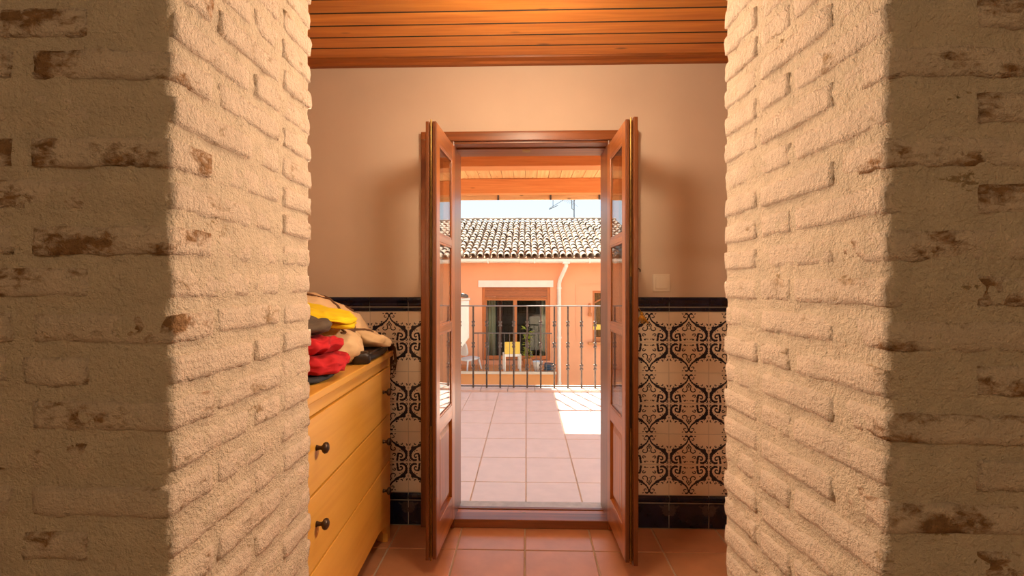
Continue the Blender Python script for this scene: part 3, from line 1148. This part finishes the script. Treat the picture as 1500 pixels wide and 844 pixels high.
# black leather bag under it, with a fringe over the far end
lbg = empty('leather_bag', (-0.70, 2.12, ZT))
tag(lbg, 'dark leather roll bag squashed under the beige canvas bag', 'bag', 'clothes piled on the chest')
b = MB()
b.add(*blob((0.01, 0.02, 0.020), (0.11, 0.42, 0.045), (0, 0.05, 0.06), 3.0, 31.0, (((0.2, 1.0, 0), 9, 0.03),), amp=0.04, flat=0.0))
b.build('body', 'leather_dark', lbg, smooth=True)
MB().tube([(0.058, -0.15, 0.030), (0.054, 0.0, 0.038), (0.042, 0.18, 0.036)], 0.006, 8).build('piping', 'leather_dark', lbg, smooth=True)
b = MB()
b.add(*blob((0.045, -0.185, 0.025), (0.07, 0.05, 0.05), (0.2, 0, 0.4), 3.4, 33.0, (), amp=0.05, flat=0.0, nu=20, nv=10))
b.build('end_flap', 'leather_dark', lbg, smooth=True)
b = MB()
for k in range(34):
    x = rg.uniform(-0.02, 0.055)
    l = rg.uniform(0.06, 0.14)
    yy = 0.262 + rg.uniform(0, 0.012)
    b.tube([(x - 0.005, 0.20, 0.030), (x, 0.240, 0.030), (x + rg.uniform(-0.004, 0.01), yy, 0.012), (x + rg.uniform(-0.01, 0.018), yy + 0.004, -l * 0.5), (x + rg.uniform(-0.012, 0.022), yy + 0.002, -l)], [0.004, 0.004, 0.0035, 0.003, 0.0012], 5)
b.build('fringe', 'strap_brown', lbg, smooth=True)

# =================================================================== unseen lamps added to brighten the two rooms (above and behind the view)
emit_mat('lamp_glow', (1.0, 0.78, 0.52, 1), 4.0)


def added_ceiling_lamp(name, loc, power, label, col=(1.0, 0.80, 0.56), rad=0.10):
    r = empty(name, loc)
    tag(r, label, 'added lamp')
    MB().lathe([(0.075, 0.0), (0.075, -0.012), (0.06, -0.02), (0.02, -0.024), (0.02, -0.05)], n=20).build('rose', 'brass', r, smooth=True)
    MB().lathe([(0.02, -0.050), (0.055, -0.056), (0.08, -0.075), (0.09, -0.105), (0.08, -0.135), (0.05, -0.158), (0.004, -0.165)], n=24).build('globe', 'lamp_glow', r, smooth=True)
    ld = bpy.data.lights.new(name + '_bulb', 'POINT')
    ld.energy = power
    ld.color = col
    ld.shadow_soft_size = rad
    lo = bpy.data.objects.new('bulb', ld)
    COL.objects.link(lo)
    lo.parent = r
    lo.location = (0, 0, -0.29)
    return r


added_ceiling_lamp('added_ceiling_lamp', (0.0, 1.62, ZC), 23, 'unseen ceiling lamp added to brighten the small room')
added_ceiling_lamp('added_ceiling_lamp', (0.0, -1.3, 2.45), 25, 'unseen ceiling lamp added to brighten the front room', (1.0, 0.90, 0.62))


def spotlight(loc, target, power, label):
    """unseen spotlight added behind a brick pillar to light the opposite jamb"""
    r = empty('added_spotlight', loc)
    tag(r, label, 'added lamp')
    d = (Vector(target) - Vector(loc)).normalized()
    q = d.to_track_quat('-Z', 'Y')
    M = q.to_matrix()
    h = MB().lathe([(0.006, 0.075), (0.022, 0.07), (0.026, 0.02), (0.040, -0.004), (0.042, -0.004), (0.029, 0.022)], n=18)
    h.v = [tuple(M @ Vector(v)) for v in h.v]
    h.build('lamp_head', 'bronze', r, smooth=True)
    MB().lathe([(0.035, 0.0), (0.035, 0.010), (0.012, 0.016)], (0, YB1 - loc[1] + 0.008, 0), 'Y', 18).build('wall_plate', 'bronze', r)
    MB().tube([(0, YB1 - loc[1] + 0.015, 0), tuple(-d * 0.06)], 0.006, 8).build('arm', 'bronze', r)
    ld = bpy.data.lights.new('spot_bulb', 'SPOT')
    ld.energy = power
    ld.color = (1.0, 0.82, 0.60)
    ld.spot_size = R(120)
    ld.spot_blend = 0.8
    ld.shadow_soft_size = 0.025
    lo = bpy.data.objects.new('bulb', ld)
    COL.objects.link(lo)
    lo.parent = r
    lo.rotation_euler = q.to_euler()
    lo.location = d * 0.012


spotlight((-0.76, 1.43, 1.50), (0.52, 0.95, 1.2), 68, 'unseen spotlight added behind the left brick wall to light the right jamb')
spotlight((0.72, 1.43, 1.50), (-0.56, 0.95, 1.2), 68, 'unseen spotlight added behind the right brick wall to light the left jamb')

# =================================================================== terrace: railing
RY = 5.80
ra = empty('balcony_railing', (0, RY, 0.026))
tag(ra, 'grey wrought-iron railing with collared balusters at the terrace edge', 'railing')
MB().box(-2.38, 2.38, -0.018, 0.018, 0.958, 0.972, 0.003).build('top_rail', 'iron_rail', ra)
MB().box(-2.38, 2.38, -0.012, 0.012, 0.012, 0.026, 0.002).build('bottom_rail', 'iron', ra)
bal = MB().box(-0.0095, 0.0095, -0.0095, 0.0095, 0.0, 0.958).mesh('baluster', 'iron')
colr = MB().lathe([(0.011, -0.034), (0.020, -0.029), (0.022, -0.020), (0.0135, -0.006), (0.0135, 0.006), (0.022, 0.020), (0.020, 0.029), (0.011, 0.034)], n=10).mesh('collar', 'iron')
colr.polygons.foreach_set('use_smooth', [True] * len(colr.polygons))
for i in range(-10, 20):
    x = -0.787 + 0.1595 * i
    if abs(x) > 2.36:
        continue
    o = link('baluster', bal, ra, (x, 0, 0))
    for zc in (0.245, 0.505, 0.755):
        link('collar', colr, o, (0, 0, zc))

# =================================================================== terrace: porch roof
po = empty('porch_roof', (0, YO, 0))
tag(po, 'orange timber porch roof with beams and boards over the terrace', 'roof')


def pbox(n, mat, x0, x1, y0, y1, z0, z1, bev=0.006, par=None):
    return MB().box(x0, x1, y0 - YO, y1 - YO, z0, z1, bev).build(n, mat, par or po)


pbox('beam', 'wood_beam', -2.4, 2.4, 4.10, 4.26, 2.22, 2.56)
pbox('beam', 'wood_beam', -2.4, 2.4, 6.08, 6.20, 2.375, 2.56)
pbox('beam', 'wood_beam', -2.4, 2.4, YO + 0.005, YO + 0.10, 2.36, 2.56)
fa = pbox('fascia', 'wood_fascia', -2.4, 2.4, 6.30, 6.335, 2.335, 2.57)
for x in (-0.36, 0.31, 0.93):
    MB().box(x - 0.012, x + 0.012, 6.285 - YO, 6.299 - YO, 2.33, 2.40, 0.002).build('bracket', 'iron', fa)
plo = MB().box(-0.068, 0.068, 0, 6.29 - YO, 2.562, 2.582, 0.003).mesh('porch_board', 'wood_plank_out')
for i in range(34):
    link('porch_board', plo, po, (-2.33 + 0.1405 * i, 0.006, 0))
pbox('roof_cover', 'roof_deck', -2.42, 2.42, YO + 0.005, 6.36, 2.585, 2.64)
for x in (-2.34, 2.34):
    pbox('post', 'wood_beam', x - 0.055, x + 0.055, 6.09, 6.19, -0.02, 2.375)
# roof and wall of this house above the porch
structure(MB().box(-3.0, 3.0, 2.50, YO, 2.66, 5.2).build('wall_upper', 'facade_orange'), 'outside wall of the house above the porch', 'wall')
structure(MB().box(-3.0, 3.0, -2.7, YO, 2.62, 2.66).build('ceiling_slab', 'plaster_room'), 'floor slab above both rooms', 'ceiling')
structure(MB().box(-3.0, XL - 0.2, YW, YO, -0.25, 2.66).box(XR + 0.2, 3.0, YW, YO, -0.25, 2.66).build('wall_outer', 'facade_orange'), 'outside wall either side of the terrace door', 'wall')
structure(MB().box(-2.4, 2.4, 5.78, 5.98, -3.2, -0.25).box(-30, 30, -12, 45, -3.4, -3.2).build('ground', 'ground'), 'pale courtyard ground below the terrace', 'ground')

# =================================================================== opposite house
YF = 13.0
ho = empty('house', (0, YF, -3.2))
tag(ho, 'orange rendered house with canal-tile roof across the courtyard', 'house')


def hb(b, x0, x1, y0, y1, z0, z1, bev=0):
    return b.box(x0, x1, y0 - YF, y1 - YF, z0 + 3.2, z1 + 3.2, bev)


def H(n, mat, x0, x1, y0, y1, z0, z1, bev=0, par=None):
    return hb(MB(), x0, x1, y0, y1, z0, z1, bev).build(n, mat, par or ho)


HX_0, HX_1 = -3.25, 7.0
DW0, DW1, DZ0, DZ1 = -1.176, 0.631, -0.72, 1.221     # french window hole
WW0, WW1, WZ0, WZ1 = 1.743, 2.62, -0.216, 1.131      # small window hole
b = MB()
hb(b, HX_0, DW0, YF, YF + 0.3, -3.2, 2.2)
hb(b, DW0, DW1, YF, YF + 0.3, -3.2, DZ0)
hb(b, DW0, DW1, YF, YF + 0.3, DZ1, 2.2)
hb(b, DW1, WW0, YF, YF + 0.3, -3.2, 2.2)
hb(b, WW0, WW1, YF, YF + 0.3, -3.2, WZ0)
hb(b, WW0, WW1, YF, YF + 0.3, WZ1, 2.2)
hb(b, WW1, HX_1, YF, YF + 0.3, -3.2, 2.2)
hb(b, HX_0, HX_0 + 0.25, YF + 0.3, 20.7, -3.2, 2.2)
hb(b, HX_1 - 0.25, HX_1, YF + 0.3, 20.7, -3.2, 2.2)
hb(b, HX_0, HX_1, 20.45, 20.7, -3.2, 2.2)
b.build('wall', 'facade_orange', ho)
H('lintel_band', 'white_paint', -1.27, 0.71, YF - 0.03, YF, 1.225, 1.405)
H('lintel_band', 'white_paint', 2.10, 2.36, YF - 0.03, YF, 1.23, 1.42)
# room behind the glazing
b = MB()
hb(b, DW0 - 0.4, WW1 + 0.4, 14.6, 14.7, -1.2, 2.0)
hb(b, DW0 - 0.5, DW0 - 0.4, YF + 0.3, 14.7, -1.2, 2.0)
hb(b, WW1 + 0.4, WW1 + 0.5, YF + 0.3, 14.7, -1.2, 2.0)
hb(b, DW0 - 0.5, WW1 + 0.5, YF + 0.3, 14.7, -1.3, -0.9)
hb(b, DW0 - 0.5, WW1 + 0.5, YF + 0.3, 14.7, 1.6, 1.8)
b.build('inner_room', 'far_dark', ho)
# french window
fw = H('window_frame', 'far_wood', DW0, DW0 + 0.07, YF + 0.06, YF + 0.16, DZ0, DZ1)
H('window_frame', 'far_wood', DW1 - 0.07, DW1, YF + 0.06, YF + 0.16, DZ0, DZ1)
for k in range(7):
    H('shutter_slat', 'far_shutter', DW0 + 0.07, DW1 - 0.07, YF + 0.05, YF + 0.08, 0.935 + k * 0.041, 0.972 + k * 0.041, 0.004)
xm = -0.30
for a, c in ((DW0 + 0.07, xm), (xm, DW1 - 0.07)):
    b = MB()
    hb(b, a, a + 0.05, YF + 0.09, YF + 0.14, DZ0 + 0.02, 0.93)
    hb(b, c - 0.05, c, YF + 0.09, YF + 0.14, DZ0 + 0.02, 0.93)
    hb(b, a + 0.05, c - 0.05, YF + 0.09, YF + 0.14, 0.87, 0.93)
    hb(b, a + 0.05, c - 0.05, YF + 0.09, YF + 0.14, DZ0 + 0.02, DZ0 + 0.12)
    s = b.build('sash', 'far_wood', ho)
    hb(MB(), a + 0.045, c - 0.045, YF + 0.112, YF + 0.118, DZ0 + 0.115, 0.875).build('pane', 'glass_far', s)


def curtain_mesh(x0, x1, y, z0, z1, waves, mat, par):
    n = waves * 8
    vs, fs = [], []
    for zz in (z0, z1):
        for yy in (0.0, 0.012):
            for i in range(n + 1):
                t = i / n
                vs.append((x0 + (x1 - x0) * t, y - YF + yy + 0.03 * math.sin(t * waves * 2 * math.pi), zz + 3.2))
    m = n + 1
    for i in range(n):
        fs += [(i, i + 1, 2 * m + i + 1, 2 * m + i), (m + i, 3 * m + i, 3 * m + i + 1, m + i + 1), (i, m + i, m + i + 1, i + 1), (2 * m + i, 2 * m + i + 1, 3 * m + i + 1, 3 * m + i)]
    fs += [(0, 2 * m, 3 * m, m), (n, m + n, 3 * m + n, 2 * m + n)]
    return MB().add(vs, fs).build('curtain', mat, par, smooth=True)


curtain_mesh(DW0 + 0.1, DW0 + 0.34, YF + 0.36, -0.85, 1.0, 3, 'curtain', ho)
curtain_mesh(-0.80, -0.66, YF + 0.5, -0.85, 1.0, 2, 'curtain_red', ho)
curtain_mesh(0.40, 0.56, YF + 0.36, -0.85, 1.0, 2, 'curtain', ho)
# small window with cane blind and arch bar
b = MB()
hb(b, WW0, WW0 + 0.06, YF + 0.06, YF + 0.13, WZ0, WZ1)
hb(b, WW1 - 0.06, WW1, YF + 0.06, YF + 0.13, WZ0, WZ1)
hb(b, WW0 + 0.06, WW1 - 0.06, YF + 0.06, YF + 0.13, WZ1 - 0.06, WZ1)
hb(b, WW0 + 0.06, WW1 - 0.06, YF + 0.06, YF + 0.13, WZ0, WZ0 + 0.12)
b.build('window_frame', 'far_wood', ho)
canes = empty('cane_blind', (0, 0, 0))
canes.parent = ho
cm = MB().tube([(0, 0, 0), (0, 0, WZ1 - WZ0 - 0.19)], 0.012, 6).mesh('cane', 'cane')
for i in range(24):
    link('cane', cm, canes, (WW0 + 0.08 + i * 0.031, 0.12, WZ0 + 0.125 + 3.2))
MB().tube([(WW0 + 0.06 + 0.76 * t, 0.10, 3.2 + 0.72 + 0.28 * math.sin(math.pi * (0.1 + 0.55 * t))) for t in [i / 12 for i in range(13)]], 0.022, 8).build('arch_bar', 'far_wood', ho)
H('flower_box', 'yellow_cushion', WW0 + 0.02, WW1 - 0.02, YF + 0.02, YF + 0.075, 0.10, 0.24, 0.01)
H('window_sill', 'facade_low', WW0 - 0.12, WW1 + 0.12, YF - 0.12, YF + 0.05, WZ0 - 0.06, WZ0)
H('window_surround', 'facade_orange', 1.30, 1.33, YF - 0.012, YF, -0.1, 1.31)
H('window_surround', 'facade_orange', 1.33, 2.10, YF - 0.012, YF, 1.28, 1.31)
wlm = H('wall_lamp', 'far_wood', 1.64, 1.70, YF - 0.07, YF, 0.55, 0.80, 0.01)
hb(MB(), 1.625, 1.715, YF - 0.09, YF - 0.005, 0.46, 0.56, 0.02).build('lamp_shade', 'far_wood', wlm)
# gutter and downpipe
b = MB()
gp = [(-0.13, 0.0), (-0.12, -0.07), (-0.06, -0.10), (0.0, -0.07), (0.0, 0.0), (-0.012, 0.0), (-0.014, -0.06), (-0.06, -0.085), (-0.108, -0.06), (-0.118, 0.0)]
b.prism([(12.70 - YF + p, 1.955 + 3.2 + q) for p, q in gp], HX_0, -0.15)
b.prism([(12.69 - YF + p, 1.945 + 3.2 + q) for p, q in gp], -0.16, HX_1)
gu = b.build('gutter', 'white_paint', ho)
for x in (-2.2, -1.0, 0.2, 1.6, 2.8):
    H('gutter_clip', 'white_paint', x, x + 0.03, 12.56, 12.72, 1.84, 1.965, 0, gu)
b = MB()
b.tube([(1.02, -0.37, 5.06), (1.02, -0.37, 4.96), (0.97, -0.30, 4.84), (0.88, -0.14, 4.62), (0.862, -0.07, 4.52), (0.862, -0.07, 1.6), (0.862, -0.07, 0.4)], 0.052, 12)
dp = b.build('downpipe', 'white_paint', ho, smooth=True)
for z in (4.40, 3.1, 1.9):
    MB().lathe([(0.052, -0.02), (0.061, -0.02), (0.061, 0.02), (0.052, 0.02)], (0.862, -0.07, z), n=14).build('pipe_clip', 'white_paint', dp)
MB().box(0.93, 1.11, -0.46, -0.28, 5.02, 5.08, 0.01).build('outlet', 'white_paint', dp)

# roof: eaves at y=12.6 z=1.99, ridge at y=16.85 z=3.52
EY, EZ, GY, GZ = 12.62, 2.0, 16.85, 3.50
SL = math.atan2(GZ - EZ, GY - EY)
b = MB()
b.prism([(EY - YF, EZ - 0.02 + 3.2), (GY - YF, GZ - 0.02 + 3.2), (20.9 - YF, EZ + 3.2), (20.9 - YF, EZ - 0.1 + 3.2), (GY - YF, GZ - 0.12 + 3.2), (EY + 0.03 - YF, EZ - 0.09 + 3.2)], HX_0 - 0.05, HX_1)
rf = b.build('roof', 'roof_deck', ho)
slope_len = math.hypot(GY - EY, GZ - EZ)
NR = 14
EX = slope_len / NR
CP = 0.178


def canal(w0, w1, l, h0, h1, seg=7, th=0.016):
    """cover tile: half barrel, wide at the lower end"""
    vs, fs = [], []
    for (w, h, y) in ((w0, h0, 0.0), (w1, h1, l)):
        for r in (0.0, th):
            for i in range(seg + 1):
                a = math.pi * i / seg
                vs.append((-(w / 2 - r) * math.cos(a), y, (h - r) * math.sin(a)))
    m = seg + 1
    for i in range(seg):
        fs += [(i, i + 1, 2 * m + i + 1, 2 * m + i), (m + i, 3 * m + i, 3 * m + i + 1, m + i + 1), (i, m + i, m + i + 1, i + 1), (2 * m + i, 2 * m + i + 1, 3 * m + i + 1, 3 * m + i)]
    fs += [(0, 2 * m, 3 * m, m), (seg, m + seg, 3 * m + seg, 2 * m + seg)]
    return vs, fs


cv, cf = canal(0.160, 0.125, EX + 0.08, 0.085, 0.065)
ctile = MB().add(cv, cf).mesh('roof_tile', 'roof_tile')
ctile.polygons.foreach_set('use_smooth', [False] * len(ctile.polygons))
rr = random.Random(4)
rest = MB()
cnt = 0
ca, sa = math.cos(SL), math.sin(SL)
place = []
for r in range(NR):
    for i in range(int((HX_1 - HX_0) / CP)):
        x = HX_0 + 0.09 + CP * i
        place.append((r, x))
near = sorted([p for p in place if -2.6 < p[1] < 2.8], key=lambda p: (p[0], abs(p[1])))[:290]
nearset = set(near)
for r, x in place:
    s = EX * r
    lift = 0.012
    dx, ry = rr.uniform(-0.014, 0.014), rr.uniform(-0.05, 0.05)
    y = EY - 0.05 + s * ca
    z = EZ + s * sa + lift + rr.uniform(-0.006, 0.008)
    tilt = SL - 0.05
    if (r, x) in nearset:
        o = link('roof_tile', ctile, rf, (x + dx, y - YF, z + 3.2))
        o.rotation_euler = (tilt, 0, ry)
    else:
        M = Matrix.Translation((x + dx, y - YF, z + 3.2)) @ Matrix.Rotation(ry, 4, 'Z') @ Matrix.Rotation(tilt, 4, 'X')
        rest.add([M @ Vector(v) for v in cv], cf)
o = rest.build('roof_tile_field', 'roof_tile', rf)
tag(o, kind='stuff')
b = MB()
for i in range(int((HX_1 - HX_0) / 0.36)):
    vs, fs = canal(0.22, 0.19, 0.40, 0.075, 0.065)
    x0 = HX_0 + 0.36 * i
    b.add([(x0 + v[1], GY - YF + v[0], GZ + 3.2 + 0.045 + v[2] + rr.uniform(-0.004, 0.004)) for v in vs], fs)
o = b.build('ridge_tiles', 'roof_tile', rf)
tag(o, kind='stuff')
H('eaves_board', 'far_wood', HX_0, HX_1, 12.71, 12.76, 1.86, 1.97)
b = MB()
b.box(HX_0, HX_1, 12.76 - YF, 0.0, 5.06, 5.10)
b.build('soffit', 'facade_orange', ho)

# balcony of the opposite house
BZF = -0.83
bl = H('balcony_slab', 'facade_low', -1.72, 0.70, 11.78, YF, BZF - 0.55, BZF, 0.01)
H('balcony_edge', 'facade_cream', -1.74, 0.72, 11.74, 11.80, BZF - 0.03, BZF + 0.03, 0.005, None)
rb = H('balcony_rail', 'iron', -1.30, 0.62, 11.79, 11.82, 0.105, 0.130)
bmesh_ = MB().box(-0.006, 0.006, -0.006, 0.006, 0, 0.93).mesh('balcony_bar', 'iron')
for i in range(16):
    link('balcony_bar', bmesh_, rb, (-1.29 + i * 0.127, 11.805 - YF, BZF + 0.02 + 3.2))

# yellow chair on that balcony
yc = empty('garden_chair', (-0.36, 12.15, BZF + 0.001), 0.12)
tag(yc, 'white garden chair with yellow backrest on the opposite balcony', 'chair')
for sx in (-1, 1):
    MB().box(sx * 0.19 - 0.025, sx * 0.19 + 0.025, -0.20, -0.15, 0, 0.40, 0.006).build('leg', 'white_paint', yc)
    MB().box(sx * 0.19 - 0.025, sx * 0.19 + 0.025, 0.15, 0.20, 0, 0.40, 0.006).build('leg', 'white_paint', yc)
MB().box(-0.215, 0.215, -0.21, 0.21, 0.36, 0.42, 0.01).build('seat', 'white_paint', yc)
MB().box(-0.19, 0.19, -0.20, -0.15, 0.42, 0.72, 0.02).build('backrest', 'yellow_cushion', yc)
# white plastic chair at the left end
pc = empty('plastic_chair', (-1.42, 12.30, BZF + 0.001), -2.4)
tag(pc, 'white plastic garden chair tipped at the left end of the opposite balcony', 'chair')
b = MB()
b.add(*blob((0, 0, 0.26), (0.46, 0.44, 0.07), (0, 0.1, 0), 3.0, 2.0, (), nu=24, nv=10, amp=0.02))
b.build('seat', 'plastic_pot', pc, smooth=True)
b = MB()
b.add(*blob((0.22, 0, 0.54), (0.07, 0.42, 0.40), (0, 0.25, 0), 3.0, 4.0, (), nu=24, nv=10, amp=0.02))
b.build('backrest', 'plastic_pot', pc, smooth=True)
for sx, sy in ((-1, -1), (1, -1), (-1, 1), (1, 1)):
    MB().tube([(sx * 0.17, sy * 0.16, 0.24), (sx * 0.22, sy * 0.2, 0.0)], [0.024, 0.018], 8).build('leg', 'plastic_pot', pc)
st = H('side_ledge', 'facade_orange', -3.2, -1.76, 11.3, YF, -3.2, -0.98)
# white sloping awning beside the balcony
aw = empty('side_awning', (-1.83, 11.62, -0.60))
tag(aw, 'white slanted canvas screen left of the opposite balcony', 'awning')
vs, fs = [], []
nu, nv = 14, 16
for th in (0.0, 0.03):
    for j in range(nv + 1):
        for i in range(nu + 1):
            u, v = i / nu, j / nv
            x = 0.47 * u
            lo = 0.0 + 0.62 * u
            hi = 1.50
            z = lo + (hi - lo) * v
            vs.append((x, th + 0.02 * math.sin(9 * u + 3 * v), z))
m = (nu + 1) * (nv + 1)
for j in range(nv):
    for i in range(nu):
        a = j * (nu + 1) + i
        fs.append((a, a + 1, a + nu + 2, a + nu + 1))
        fs.append((m + a, m + a + nu + 1, m + a + nu + 2, m + a + 1))
for j in range(nv):
    a = j * (nu + 1)
    fs.append((a, a + nu + 1, m + a + nu + 1, m + a))
    a += nu
    fs.append((a, m + a, m + a + nu + 1, a + nu + 1))
for i in range(nu):
    fs.append((i, m + i, m + i + 1, i + 1))
    a = nv * (nu + 1) + i
    fs.append((a, a + 1, m + a + 1, m + a))
MB().add(vs, fs).build('canvas', 'white_paint', aw, smooth=True)
MB().tube([(0.0, 0.015, -0.36), (0.0, 0.015, 1.53)], 0.025, 8).build('pole', 'white_paint', aw)
MB().tube([(-0.02, 0.015, 1.52), (0.49, 0.015, 1.54)], 0.028, 8).build('roller', 'white_paint', aw)
bd = MB().add(*blob((0, 0, 0.05), (0.26, 0.14, 0.10), (0, 0.15, 0), 2.2, 6, (), nu=18, nv=10, amp=0.12)).build('bundled_rope', 'iron', smooth=True, loc=(-1.50, 11.635, 0.975))
tag(bd, 'dark bundle of rope on top of the white canvas screen', 'rope')
# bucket and hose at the right end
pb = empty('bucket', (0.28, 12.05, BZF + 0.001))
tag(pb, 'white plastic bucket at the right end of the opposite balcony', 'bucket')
MB().lathe([(0.09, 0.0), (0.12, 0.22), (0.128, 0.225), (0.128, 0.24), (0.112, 0.24), (0.085, 0.02)], n=18).build('tub', 'plastic_pot', pb, smooth=True)
MB().tube([(0.12 * math.cos(a), 0.0, 0.235 + 0.07 * math.sin(a)) for a in [math.pi * i / 10 for i in range(11)]], 0.005, 6).build('handle', 'iron', pb)
pts = []
for i in range(70):
    a = i * 0.42
    pts.append((0.12 * math.cos(a) * (1 + 0.1 * math.sin(i)), 0.10 * math.sin(a), 0.02 + 0.0026 * i))
hs = MB().tube(pts, 0.014, 6).build('garden_hose', 'hose_blue', smooth=True, loc=(0.56, 12.0, BZF + 0.001))
tag(hs, 'blue-grey coiled hose beside the white bucket on the opposite balcony', 'hose')
# plant by the window
pl = empty('potted_plant', (0.02, 12.62, BZF + 0.001))
tag(pl, 'yellow-green leafy plant beside the opposite window', 'plant')
MB().lathe([(0.09, 0), (0.12, 0.2), (0.13, 0.21), (0.13, 0.23), (0.10, 0.23), (0.10, 0.2)], n=14).build('pot', 'facade_low', pl)
b = MB()
for k in range(60):
    h = rg.uniform(0.2, 1.0)
    a = rg.uniform(0, 6.28)
    l = rg.uniform(0.08, 0.2)
    p = Vector((0.03 * math.cos(a), 0.03 * math.sin(a), h))
    d = Vector((math.cos(a), math.sin(a) * 0.6, rg.uniform(-0.2, 0.8)))
    s = Vector((-math.sin(a), math.cos(a), 0)) * l * 0.22
    q = p + d * l
    mid = p + d * l * 0.5 + Vector((0, 0, 0.02))
    b.add([p, mid + s, q, mid - s], [(0, 1, 2, 3)])
b.build('leaves', 'leaf', pl)
MB().tube([(0, 0, 0.2), (0.01, 0, 0.6), (0.0, 0.01, 1.0)], [0.012, 0.01, 0.005], 6).build('stem', 'leaf_dark', pl)

# antennas on the ridge
an = empty('roof_antenna', (1.632, GY, GZ + 0.06))
tag(an, 'thin metal television antenna with grid reflector on the tiled roof', 'antenna')
MB().tube([(0, 0, 0), (0, 0, 1.15)], 0.02, 8).build('mast', 'antenna', an)
MB().tube([(0.0, 0, 0.30), (-0.075, 0, 0.36), (-0.085, 0, 1.05)], 0.016, 8).build('side_mast', 'antenna', an)
bo = MB().tube([(0.12, 0, 0.95), (-0.85, 0, 0.36)], 0.010, 6).build('boom', 'antenna', an)
MB().tube([(-0.72, 0, 0.38), (-0.72, 0, 0.98)], 0.012, 6).build('element', 'antenna', an)
MB().tube([(-0.86, 0, 0.33), (-0.55, 0, 0.47)], 0.014, 6).build('element', 'antenna', an)
for k in range(9):
    t = k / 8
    x, z = 0.02 - 0.66 * t, 0.62 + 0.42 * t * 0.6
    MB().tube([(x + 0.10, 0.0, z - 0.20), (x - 0.32 + 0.2 * t, 0.0, z + 0.25)], 0.005, 5).build('element', 'antenna', an)
for k in range(5):
    MB().tube([(0.02 + 0.03 * k, 0, 0.62 + 0.05 * k), (0.10 + 0.025 * k, 0, 0.95 + 0.02 * k)], 0.007, 5).build('element', 'antenna', an)

# tall block added out of view on the left to cast the terrace's shadow edge
nb = empty('shadow_block', (-5.3, 13.6, -3.2))
tag(nb, 'unseen tall cream block added left of the courtyard to shade the terrace', 'building')
MB().box(-1.9, 1.9, -2.8, 2.85, 0, 14.3).build('wall', 'facade_cream', nb)
MB().box(-1.98, 1.98, -2.88, 2.93, 14.3, 14.42).build('roof', 'facade_low', nb)
for z in (1.2, 4.2, 7.2, 10.2):
    for y in (-1.7, 0.7):
        w = MB().box(1.86, 1.94, y, y + 1.0, z, z + 1.3).build('window', 'far_wood', nb)
        MB().box(1.935, 1.945, y + 0.08, y + 0.92, z + 0.08, z + 1.22).build('pane', 'far_dark', w)
